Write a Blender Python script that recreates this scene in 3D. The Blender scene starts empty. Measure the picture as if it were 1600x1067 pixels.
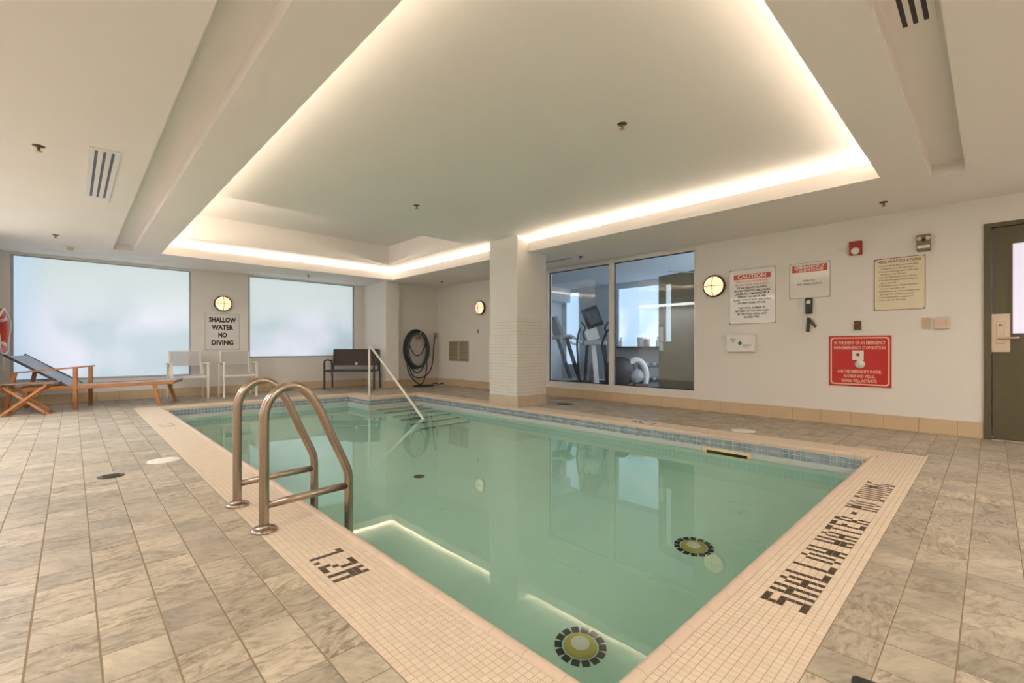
import bpy, bmesh, math, random
from mathutils import Vector, Matrix
random.seed(7)
S = bpy.context.scene
COL = S.collection
# ------------------------------------------------------------------ camera
H = 0.93
FPX = 718.0
YAW = math.atan(688 / 718)
cd = bpy.data.cameras.new('camera'); cam = bpy.data.objects.new('camera', cd); COL.objects.link(cam)
cam.location = (0, 0, H)
cam.rotation_euler = (math.radians(90), 0, -YAW)
cd.sensor_width = 36; cd.lens = 36 * FPX / 1600
cd.shift_y = (543 - 533.5) / 1600
cd.clip_start = 0.05
S.camera = cam
# ------------------------------------------------------------------ world, exposure
w = bpy.data.worlds.new('world'); S.world = w; w.use_nodes = True
w.node_tree.nodes['Background'].inputs[0].default_value = (0.7, 0.8, 1, 1)
w.node_tree.nodes['Background'].inputs[1].default_value = 0.35
S.view_settings.view_transform = 'Standard'; S.view_settings.look = 'None'
S.view_settings.gamma = 1; S.view_settings.use_curve_mapping = False
S.view_settings.exposure = 0.20
WARM = (1.0, 0.84, 0.67)
def area(name, loc, rot, sx, sy, power, col):
    l = bpy.data.lights.new(name, 'AREA'); l.shape = 'RECTANGLE'; l.size = sx; l.size_y = sy
    l.energy = power; l.color = col
    o = bpy.data.objects.new(name, l); COL.objects.link(o); o.location = loc; o.rotation_euler = rot
    return o
OX0, OX1, OY0, OY1 = 1.045, 5.22, 0.69, 9.33      # ceiling opening
ZL, ZU, ZT = 2.45, 2.67, 3.07                      # low, upper, tray ceiling heights
CP = 7.2                                          # watts per metre of cove strip
# strips lie in the trough behind the lip and shine upwards, tipped to the room
lx, ly = OX1 - OX0, OY1 - OY0
T = math.radians(80)
area('cove_lamp_near', ((OX0+OX1)/2, OY0-.2, ZL+.135), (math.pi - T, 0, 0), lx, .05, CP*lx, WARM)
area('cove_lamp_back', ((OX0+OX1)/2, OY1+.2, ZL+.135), (math.pi + T, 0, 0), lx, .05, 1.2*CP*lx, WARM)
area('cove_lamp_left', (OX0-.2, (OY0+OY1)/2, ZL+.135), (0, math.pi + T, 0), .05, ly, CP*ly, WARM)
area('cove_lamp_right', (OX1+.2, (OY0+OY1)/2, ZL+.135), (0, math.pi - T, 0), .05, ly, CP*ly, WARM)

# ------------------------------------------------------------------ materials
def lin(r, g, b):
    f = lambda c: c/12.92 if c <= .04045 else ((c+.055)/1.055)**2.4
    return (f(r/255), f(g/255), f(b/255), 1)
def mat(name, col, rough=.5, metal=0, var=.06, scale=8, bump=0, bscale=60, emit=None, estr=0, spec=.5, coat=0):
    m = bpy.data.materials.new(name); m.use_nodes = True
    N, L = m.node_tree.nodes, m.node_tree.links
    b = N['Principled BSDF']
    b.inputs['Roughness'].default_value = rough; b.inputs['Metallic'].default_value = metal
    b.inputs['Specular IOR Level'].default_value = spec
    b.inputs['Coat Weight'].default_value = coat
    tc = N.new('ShaderNodeTexCoord')
    n = N.new('ShaderNodeTexNoise'); n.inputs['Scale'].default_value = scale; n.inputs['Detail'].default_value = 3
    L.new(tc.outputs['Object'], n.inputs['Vector'])
    mx = N.new('ShaderNodeMix'); mx.data_type = 'RGBA'
    mx.inputs['A'].default_value = tuple(c*(1-var) for c in col[:3]) + (1,)
    mx.inputs['B'].default_value = tuple(min(1, c*(1+var)) for c in col[:3]) + (1,)
    L.new(n.outputs['Fac'], mx.inputs['Factor']); L.new(mx.outputs['Result'], b.inputs['Base Color'])
    if bump:
        n2 = N.new('ShaderNodeTexNoise'); n2.inputs['Scale'].default_value = bscale
        L.new(tc.outputs['Object'], n2.inputs['Vector'])
        bp = N.new('ShaderNodeBump'); bp.inputs['Strength'].default_value = bump; bp.inputs['Distance'].default_value = .01
        L.new(n2.outputs['Fac'], bp.inputs['Height']); L.new(bp.outputs['Normal'], b.inputs['Normal'])
    if emit:
        b.inputs['Emission Color'].default_value = emit; b.inputs['Emission Strength'].default_value = estr
    return m
M = {}
M['paint'] = mat('wall_paint', (.80, .765, .72, 1), .7, var=.015, scale=2, bump=.05, bscale=200)
M['ceil'] = mat('ceiling_paint', (.91, .865, .825, 1), .75, var=.015, scale=2)
M['base'] = mat('base_tile', (.62, .47, .30, 1), .35, var=.08, scale=5)
M['grout'] = mat('grout', (.25, .185, .12, 1), .9, var=.15, scale=30)
M['grout_l'] = mat('grout_tan', (.43, .315, .185, 1), .9, var=.1, scale=30)
M['cream'] = mat('cream_mosaic', (.76, .62, .45, 1), .45, var=.07, scale=15)
M['bull'] = mat('bullnose', (.64, .51, .395, 1), .35, var=.04, scale=6)
M['brown'] = mat('brown_mosaic', (.055, .035, .018, 1), .4, var=.3, scale=20)
M['fade'] = mat('faded_mosaic', (.42, .36, .28, 1), .5, var=.15, scale=20)
M['plaster'] = mat('pool_plaster', (.63, .90, .83, 1), .6, var=.05, scale=3)
M['black'] = mat('black', (.015, .015, .015, 1), .4)
M['metal'] = mat('brushed_steel', (.42, .34, .275, 1), .25, 1, var=.12, scale=30)
M['rail_white'] = mat('white_rail', (.85, .78, .72, 1), .3, .2)
M['white'] = mat('white_plastic', (.82, .80, .76, 1), .35)
M['offwhite'] = mat('offwhite_metal', (.80, .76, .68, 1), .45)
M['wood'] = mat('teak', (.42, .17, .055, 1), .45, var=.35, scale=14)
M['bronze'] = mat('bronze', (.09, .05, .03, 1), .4, .6)
M['dark'] = mat('dark_bronze_frame', (.035, .027, .022, 1), .45)
M['darkwood'] = mat('weathered_teak', (.16, .10, .07, 1), .5, var=.3, scale=14)
M['espresso'] = mat('espresso_mesh', (.06, .045, .035, 1), .7, var=.15, scale=60)
M['red'] = mat('red_print', (.55, .012, .006, 1), .4)
M['sigred'] = mat('red_band', (.62, .08, .04, 1), .35)
M['redplastic'] = mat('red_plastic', (.38, .02, .012, 1), .35)
M['ringred'] = mat('ring_red', (.72, .07, .04, 1), .5)
M['cyan'] = mat('sign_board', (.78, .76, .74, 1), .12, var=.01, coat=.3)
M['paper'] = mat('cream_board', (.80, .70, .52, 1), .35)
M['ink'] = mat('ink', (.02, .02, .02, 1), .6)
M['inkb'] = mat('brown_ink', (.16, .11, .05, 1), .6)
M['olive'] = mat('olive_paint', (.105, .088, .045, 1), .4, var=.05)
M['brass'] = mat('brass', (.45, .28, .10, 1), .3, .9)
M['tan'] = mat('tan_plastic', (.62, .47, .33, 1), .4)
M['satin'] = mat('satin_metal', (.60, .50, .40, 1), .4, .7)
M['hose'] = mat('dark_hose', (.018, .025, .028, 1), .4, var=.2)
M['hosegreen'] = mat('grey_green_hose', (.06, .085, .085, 1), .4, var=.2)
M['grille'] = mat('vent_grille', (.50, .42, .31, 1), .6)
M['vslot'] = mat('vent_slot', (.13, .13, .19, 1), .6)
M['alu'] = mat('white_frame', (.82, .78, .74, 1), .4)
M['gasket'] = mat('dark_gasket', (.05, .06, .08, 1), .5)
M['green'] = mat('green_print', (.01, .22, .08, 1), .5)
M['blue'] = mat('navy_cloth', (.03, .05, .18, 1), .8, var=.3)
M['gwall'] = mat('gym_wall', (.62, .67, .71, 1), .8)
M['gfloor'] = mat('gym_floor', (.05, .07, .11, 1), .6, var=.2, scale=40)
M['gblack'] = mat('gym_black', (.03, .035, .045, 1), .45)
M['ggrey'] = mat('gym_grey', (.35, .38, .42, 1), .4)
M['gwhite'] = mat('gym_white', (.75, .78, .80, 1), .35)
M['counter'] = mat('dark_counter', (.07, .08, .10, 1), .4)
M['drain'] = mat('olive_drain', (.55, .48, .10, 1), .5, var=.2)
M['skim'] = mat('skimmer_cream', (.80, .68, .40, 1), .45)
M['deckplate'] = mat('deck_lid', (.78, .74, .68, 1), .5)
M['darkgrate'] = mat('dark_grate', (.06, .045, .03, 1), .5, .3)
M['nosing'] = mat('step_nosing', (.20, .24, .17, 1), .5)
M['steptile'] = mat('step_tile', (.85, .78, .60, 1), .5)
M['screen'] = mat('gym_screen', (.12, .13, .15, 1), .2)

def floor_tile_mat():
    m = bpy.data.materials.new('slate_tile'); m.use_nodes = True
    N, L = m.node_tree.nodes, m.node_tree.links; b = N['Principled BSDF']
    g = N.new('ShaderNodeNewGeometry')
    sub = N.new('ShaderNodeVectorMath'); sub.operation = 'SUBTRACT'; sub.inputs[1].default_value = (.064, .071, 0)
    sc = N.new('ShaderNodeVectorMath'); sc.operation = 'SCALE'; sc.inputs['Scale'].default_value = 1/.1625
    fl = N.new('ShaderNodeVectorMath'); fl.operation = 'FLOOR'
    sx = N.new('ShaderNodeSeparateXYZ'); cb = N.new('ShaderNodeCombineXYZ')
    wn = N.new('ShaderNodeTexWhiteNoise'); wn.noise_dimensions = '2D'
    L.new(g.outputs['Position'], sub.inputs[0]); L.new(sub.outputs[0], sc.inputs[0]); L.new(sc.outputs[0], fl.inputs[0])
    L.new(fl.outputs[0], wn.inputs['Vector'])
    # per-tile rotation of the grain, then anisotropic noise
    mul = N.new('ShaderNodeMath'); mul.operation = 'MULTIPLY_ADD'; mul.inputs[1].default_value = 1.3; mul.inputs[2].default_value = -.35
    L.new(wn.outputs['Value'], mul.inputs[0])
    vr = N.new('ShaderNodeVectorRotate'); vr.rotation_type = 'Z_AXIS'
    L.new(g.outputs['Position'], vr.inputs['Vector']); L.new(mul.outputs[0], vr.inputs['Angle'])
    off = N.new('ShaderNodeVectorMath'); off.operation = 'MULTIPLY_ADD'; off.inputs[1].default_value = (9, 9, 9)
    L.new(wn.outputs['Color'], off.inputs[0]); L.new(vr.outputs[0], off.inputs[2])
    st = N.new('ShaderNodeVectorMath'); st.operation = 'MULTIPLY'; st.inputs[1].default_value = (13, 30, 1)
    L.new(off.outputs[0], st.inputs[0])
    n1 = N.new('ShaderNodeTexNoise'); n1.inputs['Scale'].default_value = 1.0; n1.inputs['Detail'].default_value = 6; n1.inputs['Roughness'].default_value = .68; n1.inputs['Distortion'].default_value = 1.1
    L.new(st.outputs[0], n1.inputs['Vector'])
    n2 = N.new('ShaderNodeTexNoise'); n2.inputs['Scale'].default_value = 6; n2.inputs['Detail'].default_value = 4
    L.new(off.outputs[0], n2.inputs['Vector'])
    r1 = N.new('ShaderNodeValToRGB'); r1.color_ramp.elements[0].position = .36; r1.color_ramp.elements[1].position = .62
    r1.color_ramp.elements[0].color = (.17, .13, .085, 1); r1.color_ramp.elements[1].color = (.58, .50, .385, 1)
    e = r1.color_ramp.elements.new(.5); e.color = (.43, .365, .27, 1)
    L.new(n1.outputs['Fac'], r1.inputs['Fac'])
    r2 = N.new('ShaderNodeValToRGB'); r2.color_ramp.elements[0].position = .35; r2.color_ramp.elements[1].position = .7
    r2.color_ramp.elements[0].color = (.32, .285, .225, 1); r2.color_ramp.elements[1].color = (.55, .48, .375, 1)
    L.new(n2.outputs['Fac'], r2.inputs['Fac'])
    mx = N.new('ShaderNodeMix'); mx.data_type = 'RGBA'; 
    mr = N.new('ShaderNodeMapRange'); mr.inputs['To Min'].default_value = .15; mr.inputs['To Max'].default_value = .75
    L.new(wn.outputs['Value'], mr.inputs['Value']); L.new(mr.outputs[0], mx.inputs['Factor'])
    L.new(r1.outputs[0], mx.inputs['A']); L.new(r2.outputs[0], mx.inputs['B'])
    hsv = N.new('ShaderNodeHueSaturation')
    wn2 = N.new('ShaderNodeTexWhiteNoise'); wn2.noise_dimensions = '3D'
    ad = N.new('ShaderNodeVectorMath'); ad.operation = 'ADD'; ad.inputs[1].default_value = (31, 17, 5)
    L.new(fl.outputs[0], ad.inputs[0]); L.new(ad.outputs[0], wn2.inputs['Vector'])
    mv = N.new('ShaderNodeMapRange'); mv.inputs['To Min'].default_value = .78; mv.inputs['To Max'].default_value = 1.14
    L.new(wn2.outputs['Value'], mv.inputs['Value']); L.new(mv.outputs[0], hsv.inputs['Value'])
    L.new(mx.outputs['Result'], hsv.inputs['Color']); L.new(hsv.outputs[0], b.inputs['Base Color'])
    b.inputs['Roughness'].default_value = .42
    bp = N.new('ShaderNodeBump'); bp.inputs['Strength'].default_value = .4; bp.inputs['Distance'].default_value = .004
    L.new(n1.outputs['Fac'], bp.inputs['Height']); L.new(bp.outputs[0], b.inputs['Normal'])
    return m
M['tile'] = floor_tile_mat()

def cell_mat(name, cols, size, rough, origin=(0, 0, 0)):
    m = bpy.data.materials.new(name); m.use_nodes = True
    N, L = m.node_tree.nodes, m.node_tree.links; b = N['Principled BSDF']
    g = N.new('ShaderNodeNewGeometry'); sub = N.new('ShaderNodeVectorMath'); sub.operation = 'SUBTRACT'; sub.inputs[1].default_value = origin
    sc = N.new('ShaderNodeVectorMath'); sc.operation = 'SCALE'; sc.inputs['Scale'].default_value = 1/size
    fl = N.new('ShaderNodeVectorMath'); fl.operation = 'FLOOR'; wn = N.new('ShaderNodeTexWhiteNoise')
    L.new(g.outputs['Position'], sub.inputs[0]); L.new(sub.outputs[0], sc.inputs[0]); L.new(sc.outputs[0], fl.inputs[0]); L.new(fl.outputs[0], wn.inputs['Vector'])
    r = N.new('ShaderNodeValToRGB'); r.color_ramp.interpolation = 'LINEAR'
    r.color_ramp.elements[0].color = cols[0]; r.color_ramp.elements[1].color = cols[1]
    L.new(wn.outputs['Value'], r.inputs['Fac']); L.new(r.outputs[0], b.inputs['Base Color'])
    b.inputs['Roughness'].default_value = rough
    return m
M['band'] = cell_mat('waterline_tile', ((.22, .25, .30, 1), (.38, .41, .46, 1)), .0513, .25, (.013, .011, -.0013))
M['creamcell'] = cell_mat('cream_mosaic_cells', ((.66, .55, .425, 1), (.72, .605, .475, 1)), .025, .45, (.675, .372, .5))

def glassy(name, tint, ior, rough=0.0, bump=0):
    m = bpy.data.materials.new(name); m.use_nodes = True
    N, L = m.node_tree.nodes, m.node_tree.links; N.remove(N['Principled BSDF'])
    g = N.new('ShaderNodeBsdfGlass'); g.inputs['Color'].default_value = tint; g.inputs['IOR'].default_value = ior; g.inputs['Roughness'].default_value = rough
    L.new(g.outputs[0], N['Material Output'].inputs['Surface'])
    if bump:
        tc = N.new('ShaderNodeTexCoord'); n = N.new('ShaderNodeTexNoise'); n.inputs['Scale'].default_value = 2.2; n.inputs['Detail'].default_value = 2
        L.new(tc.outputs['Object'], n.inputs['Vector'])
        bp = N.new('ShaderNodeBump'); bp.inputs['Strength'].default_value = bump; bp.inputs['Distance'].default_value = .02
        L.new(n.outputs['Fac'], bp.inputs['Height']); L.new(bp.outputs[0], g.inputs['Normal'])
    return m
M['water'] = glassy('pool_water', (.93, .99, .93, 1), 1.333, 0, .035)
def pane_mat():
    m = bpy.data.materials.new('clear_pane'); m.use_nodes = True
    N, L = m.node_tree.nodes, m.node_tree.links; N.remove(N['Principled BSDF'])
    t = N.new('ShaderNodeBsdfTransparent'); t.inputs[0].default_value = (.90, .95, .97, 1)
    g = N.new('ShaderNodeBsdfGlossy'); g.inputs['Roughness'].default_value = 0.0; g.inputs['Color'].default_value = (1, 1, 1, 1)
    f = N.new('ShaderNodeFresnel'); gm = N.new('ShaderNodeNewGeometry')
    io = N.new('ShaderNodeMapRange'); io.inputs['To Min'].default_value = 1.62; io.inputs['To Max'].default_value = 1/1.62   # same reflectance from both sides
    L.new(gm.outputs['Backfacing'], io.inputs['Value']); L.new(io.outputs[0], f.inputs['IOR'])
    mx = N.new('ShaderNodeMixShader'); L.new(f.outputs[0], mx.inputs[0]); L.new(t.outputs[0], mx.inputs[1]); L.new(g.outputs[0], mx.inputs[2])
    L.new(mx.outputs[0], N['Material Output'].inputs['Surface'])
    return m
M['pane'] = pane_mat()
def sling_mat(name, col, alpha):
    m = bpy.data.materials.new(name); m.use_nodes = True
    N, L = m.node_tree.nodes, m.node_tree.links; b = N['Principled BSDF']
    b.inputs['Base Color'].default_value = col; b.inputs['Roughness'].default_value = .7
    tc = N.new('ShaderNodeTexCoord'); wv = N.new('ShaderNodeTexChecker'); wv.inputs['Scale'].default_value = 500
    L.new(tc.outputs['Object'], wv.inputs['Vector'])
    t = N.new('ShaderNodeBsdfTransparent'); mx = N.new('ShaderNodeMixShader'); mx.inputs[0].default_value = alpha
    L.new(t.outputs[0], mx.inputs[1]); L.new(b.outputs[0], mx.inputs[2]); L.new(mx.outputs[0], N['Material Output'].inputs['Surface'])
    return m
M['sling_white'] = sling_mat('white_mesh_sling', (.66, .63, .60, 1), .6)
M['sling_blue'] = sling_mat('blue_grey_sling', (.46, .51, .62, 1), .9)
def frosted(name, base, dark, seed, estr, sill=None, lo=.42, hi=.6):
    """back-lit frosted window: blurred daylight coming through"""
    m = bpy.data.materials.new(name); m.use_nodes = True
    N, L = m.node_tree.nodes, m.node_tree.links; b = N['Principled BSDF']
    tc = N.new('ShaderNodeTexCoord'); n = N.new('ShaderNodeTexNoise'); n.noise_dimensions = '4D'; n.inputs['W'].default_value = seed
    n.inputs['Scale'].default_value = .9; n.inputs['Detail'].default_value = 1.5
    L.new(tc.outputs['Object'], n.inputs['Vector'])
    r = N.new('ShaderNodeValToRGB'); r.color_ramp.elements[0].position = lo; r.color_ramp.elements[1].position = hi
    r.color_ramp.elements[0].color = dark; r.color_ramp.elements[1].color = base
    L.new(n.outputs['Fac'], r.inputs['Fac'])
    sx = N.new('ShaderNodeSeparateXYZ'); L.new(tc.outputs['Object'], sx.inputs[0])
    mz_ = N.new('ShaderNodeMapRange'); mz_.interpolation_type = 'SMOOTHSTEP'; mz_.inputs['From Min'].default_value = 1.2; mz_.inputs['From Max'].default_value = 2.3
    L.new(sx.outputs['Z'], mz_.inputs['Value'])
    m1 = N.new('ShaderNodeMix'); m1.data_type = 'RGBA'; m1.inputs['B'].default_value = sill or base
    L.new(mz_.outputs[0], m1.inputs['Factor']); L.new(r.outputs[0], m1.inputs['A'])
    mp = N.new('ShaderNodeMapRange'); mp.interpolation_type = 'SMOOTHSTEP'; mp.inputs['From Min'].default_value = -.75; mp.inputs['From Max'].default_value = -.15
    L.new(sx.outputs['X'], mp.inputs['Value'])
    mx = N.new('ShaderNodeMix'); mx.data_type = 'RGBA'; mx.inputs['A'].default_value = (.52, .75, 1.0, 1)
    L.new(mp.outputs[0], mx.inputs['Factor']); L.new(m1.outputs['Result'], mx.inputs['B'])
    b.inputs['Base Color'].default_value = (.6, .65, .7, 1); b.inputs['Roughness'].default_value = .5
    L.new(mx.outputs['Result'], b.inputs['Emission Color']); b.inputs['Emission Strength'].default_value = estr
    return m
M['frost'] = frosted('frosted_daylight', (.72, .77, .95, 1), (.36, .52, .62, 1), 3.3, .58, (.60, .74, .75, 1), .42, .6)
M['daylite'] = frosted('gym_daylight', (.40, .56, .74, 1), (.95, .98, 1, 1), 1.0, 1.0, lo=.35, hi=.5)
M['doorlite'] = mat('door_glazing', (.6, .6, .65, 1), .3, emit=(.62, .58, .74, 1), estr=.7)  # glow put into the glazing stands in for corridor light behind it
M['lampglow'] = mat('lamp_glass', (.9, .7, .5, 1), .3, emit=(1.0, .66, .40, 1), estr=.98)
M['cove'] = mat('cove_tube', (.9, .8, .6, 1), .4, emit=(1.0, .78, .50, 1), estr=3.0)
M['panel'] = mat('lamp_panel', (.9, .85, .75, 1), .4, emit=(1.0, .90, .80, 1), estr=21.0)  # glow of the added fill lights, all out of view
M['panel_dim'] = mat('lamp_panel_dim', (.9, .85, .75, 1), .4, emit=(1.0, .90, .80, 1), estr=10.0)
M['panel_cool'] = mat('lamp_panel_cool', (.9, .85, .75, 1), .4, emit=(.93, .96, 1.0, 1), estr=12.0)  # cool fill added out of view to lift the far end
M['gpanel'] = mat('gym_panel', (.9, .9, .9, 1), .4, emit=(.86, .93, 1.0, 1), estr=5.0)  # glow of the unseen side window added to the gym

# ------------------------------------------------------------------ mesh helpers
def box(bm, x0, y0, z0, x1, y1, z1, mtx=None, bev=0):
    vs = [Vector(p) for p in ((x0,y0,z0),(x1,y0,z0),(x1,y1,z0),(x0,y1,z0),(x0,y0,z1),(x1,y0,z1),(x1,y1,z1),(x0,y1,z1))]
    if mtx: vs = [mtx @ v for v in vs]
    v = [bm.verts.new(p) for p in vs]
    fs = [bm.faces.new([v[i] for i in f]) for f in ((3,2,1,0),(4,5,6,7),(0,1,5,4),(1,2,6,5),(2,3,7,6),(3,0,4,7))]
    if bev:
        es = list({e for f in fs for e in f.edges})
        bmesh.ops.bevel(bm, geom=es, offset=bev, segments=2, affect='EDGES', profile=.5)
    return v
def tube(bm, pts, r, seg=10, closed=False, cap=True):
    pts = [Vector(p) for p in pts]; n = len(pts)
    rs = r if isinstance(r, (list, tuple)) else [r]*n
    tang = []
    for i in range(n):
        a = pts[i-1] if (i > 0 or closed) else pts[i]; b = pts[(i+1) % n] if (i < n-1 or closed) else pts[i]
        tang.append((b-a).normalized())
    up = Vector((0, 0, 1)) if abs(tang[0].z) < .9 else Vector((1, 0, 0))
    nrm = (up - tang[0]*up.dot(tang[0])).normalized(); rings = []
    for i in range(n):
        nrm = (nrm - tang[i]*nrm.dot(tang[i])).normalized(); bi = tang[i].cross(nrm)
        rings.append([bm.verts.new(pts[i] + (nrm*math.cos(2*math.pi*k/seg) + bi*math.sin(2*math.pi*k/seg))*rs[i]) for k in range(seg)])
    for i in range(n if closed else n-1):
        a, b = rings[i], rings[(i+1) % n]
        for k in range(seg):
            f = bm.faces.new((a[k], a[(k+1) % seg], b[(k+1) % seg], b[k])); f.smooth = True
    if cap and not closed:
        bm.faces.new(rings[0][::-1]); bm.faces.new(rings[-1])
def lathe(bm, prof, c=(0,0,0), axis='z', seg=28):
    """prof: (radius, height) list"""
    c = Vector(c); rings = []
    def P(r, h, a):
        x, y = r*math.cos(a), r*math.sin(a)
        return c + (Vector((x, y, h)) if axis == 'z' else Vector((h, x, y)) if axis == 'x' else Vector((x, h, y)))
    for r, h in prof:
        rings.append([bm.verts.new(P(max(r, 1e-4), h, 2*math.pi*k/seg)) for k in range(seg)])
    for a, b in zip(rings, rings[1:]):
        for k in range(seg):
            f = bm.faces.new((a[k], a[(k+1) % seg], b[(k+1) % seg], b[k])); f.smooth = True
    bmesh.ops.remove_doubles(bm, verts=[v for v in rings[0]+rings[-1]], dist=2e-4)
def smoothpts(pts, n=6):
    """Catmull-Rom"""
    P = [Vector(p) for p in pts]; out = []
    for i in range(len(P)-1):
        p0 = P[max(i-1, 0)]; p1 = P[i]; p2 = P[i+1]; p3 = P[min(i+2, len(P)-1)]
        for k in range(n):
            t = k/n
            out.append(.5*((2*p1)+(-p0+p2)*t+(2*p0-5*p1+4*p2-p3)*t*t+(-p0+3*p1-3*p2+p3)*t**3))
    out.append(P[-1]); return out
def obj(name, bm, m, parent=None, **props):
    bmesh.ops.recalc_face_normals(bm, faces=bm.faces) if not props.pop('keep', False) else None
    me = bpy.data.meshes.new(name); bm.to_mesh(me); bm.free()
    me.materials.append(M[m] if isinstance(m, str) else m)
    o = bpy.data.objects.new(name, me); COL.objects.link(o)
    if parent: o.parent = parent
    for k, v in props.items(): o[k] = v
    return o
def bx(name, dims, m, parent=None, bev=0, mtx=None, **props):
    bm = bmesh.new(); box(bm, *dims, mtx=mtx, bev=bev); return obj(name, bm, m, parent, **props)
def tb(name, pts, r, m, parent=None, seg=10, closed=False, **props):
    bm = bmesh.new(); tube(bm, pts, r, seg, closed); return obj(name, bm, m, parent, **props)
def lt(name, prof, m, parent=None, c=(0,0,0), axis='z', seg=28, **props):
    bm = bmesh.new(); lathe(bm, prof, c, axis, seg); return obj(name, bm, m, parent, **props)
def thing(name, label, cat, loc=(0,0,0), rz=0, group=None, mtx=None):
    o = bpy.data.objects.new(name, None); COL.objects.link(o); o.empty_display_size = .1
    if mtx is not None: o.matrix_world = mtx
    else: o.location = loc; o.rotation_euler = (0, 0, rz)
    o['label'] = label; o['category'] = cat
    if group: o['group'] = group
    return o
def tag(o, label, cat, group=None):
    o['label'] = label; o['category'] = cat
    if group: o['group'] = group
    return o
def struct(name, m, *boxes, **props):
    bm = bmesh.new()
    for b in boxes: box(bm, *b)
    return obj(name, bm, m, kind='structure', **props)
def copy_tree(o, parent=None):
    c = o.copy(); COL.objects.link(c); c.parent = parent
    for ch in list(o.children): copy_tree(ch, c)
    return c
def RW(y, z, x=6.72):   # frame on the right wall: local x to the viewer's right, y up, z out of the wall
    return Matrix(((0, 0, -1, x), (-1, 0, 0, y), (0, 1, 0, z), (0, 0, 0, 1)))
def BW(x, z, y=10.7):   # frame on the back wall
    return Matrix(((1, 0, 0, x), (0, 0, -1, y), (0, 1, 0, z), (0, 0, 0, 1)))
def text(body, size, m, parent, x, y, z, width=None, bold=.0, align='CENTER', name='lettering', height=None):
    cu = bpy.data.curves.new('txt', 'FONT'); cu.body = body; cu.size = size; cu.align_x = align; cu.align_y = 'CENTER'
    cu.offset = bold*size; cu.extrude = .0004; cu.resolution_u = 2
    t = bpy.data.objects.new('txt', cu); COL.objects.link(t)
    bpy.context.view_layer.update()
    me = bpy.data.meshes.new_from_object(t.evaluated_get(bpy.context.evaluated_depsgraph_get()))
    bpy.data.objects.remove(t); bpy.data.curves.remove(cu)
    me.materials.clear(); me.materials.append(M[m])
    xs = [v.co.x for v in me.vertices]; s = 1
    if width and xs: s = width/(max(xs)-min(xs))
    for v in me.vertices: v.co.x = v.co.x*s + x; v.co.y += y; v.co.z += z
    o = bpy.data.objects.new(name, me); COL.objects.link(o); o.parent = parent
    return o

# ------------------------------------------------------------------ pool footprint
PX0, PX1, PY0, PY1 = 1.025, 4.925, .722, 8.747       # inner edge of the bullnose
NX, NY = 3.925, 7.872                                # notch at the far right corner (deck for X>NX, Y>NY)
CX0, CX1, CY0, CY1 = .675, 5.275, .372, 9.097        # outer edge of the coping
MX, MY = 4.275, 8.222                                # outer notch corner of the coping
BX0, BX1, BY0, BY1, BNX, BNY = .975, 4.975, .672, 8.797, 3.975, 7.922
def in_coping(x, y):
    out = CX0 < x < CX1 and CY0 < y < CY1 and not (x > MX and y > MY)
    inn = BX0 < x < BX1 and BY0 < y < BY1 and not (x > BNX and y > BNY)
    return out and not inn
# ------------------------------------------------------------------ room shell
FX0, FX1, FY0, FY1 = -2.2, 6.72, -3.0, 10.7
floor = struct('floor', 'grout', (FX0-.2, FY0-.2, -.10, CX0, FY1+.2, -.0015), (CX1, CY0, -.10, FX1+.2, FY1+.2, -.0015),
               (CX0, FY0-.2, -.10, FX1+.2, CY0, -.0015), (CX0, CY1, -.10, CX1, FY1+.2, -.0015), (MX, MY, -.10, CX1, CY1, -.0015))
P = .1625; GX, GY = .064, .071; gr = .0022
F = (math.sin(YAW), math.cos(YAW))
tiles = []
def add_cell(x0, y0, x1, y1):
    x0 = max(x0, FX0); x1 = min(x1, FX1-.0); y0 = max(y0, FY0); y1 = min(y1, FY1)
    if x1-x0 < .012 or y1-y0 < .012: return
    cx, cy = (x0+x1)/2, (y0+y1)/2
    if cx < -.9 and cy > 9.0: return
    if cx > 5.2 and cy > 9.75: return
    if 4.97 < cx < 5.62 and 5.1 < cy < 5.7: return
    tiles.append((x0, y0, x1, y1))
i0 = math.floor((FX0-GX)/P); i1 = math.ceil((FX1-GX)/P); j0 = math.floor((FY0-GY)/P); j1 = math.ceil((FY1-GY)/P)
def sub_rect(r, c):
    x0, y0, x1, y1 = r; a0, b0, a1, b1 = c
    if x1 <= a0 or x0 >= a1 or y1 <= b0 or y0 >= b1: return [r]
    out = []
    if x0 < a0: out.append((x0, y0, a0, y1)); x0 = a0
    if x1 > a1: out.append((a1, y0, x1, y1)); x1 = a1
    if y0 < b0: out.append((x0, y0, x1, b0))
    if y1 > b1: out.append((x0, b1, x1, y1))
    return out
for i in range(i0, i1):
    for j in range(j0, j1):
        rs = [(GX+i*P, GY+j*P, GX+(i+1)*P, GY+(j+1)*P)]
        for c in ((CX0, CY0, CX1, MY), (CX0, MY-.001, MX, CY1)):
            rs = [q for r in rs for q in sub_rect(r, c)]
        for r in rs: add_cell(*r)
def vis(r):
    x, y = (r[0]+r[2])/2, (r[1]+r[3])/2
    d = x*F[0]+y*F[1]; s = x*F[1]-y*F[0]
    if d < .6: return 1e9
    px = 800+FPX*s/d; py = 543+FPX*H/d
    if px < -20 or px > 1620 or py > 1100: return 1e6+d
    return d
tiles.sort(key=vis)
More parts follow.
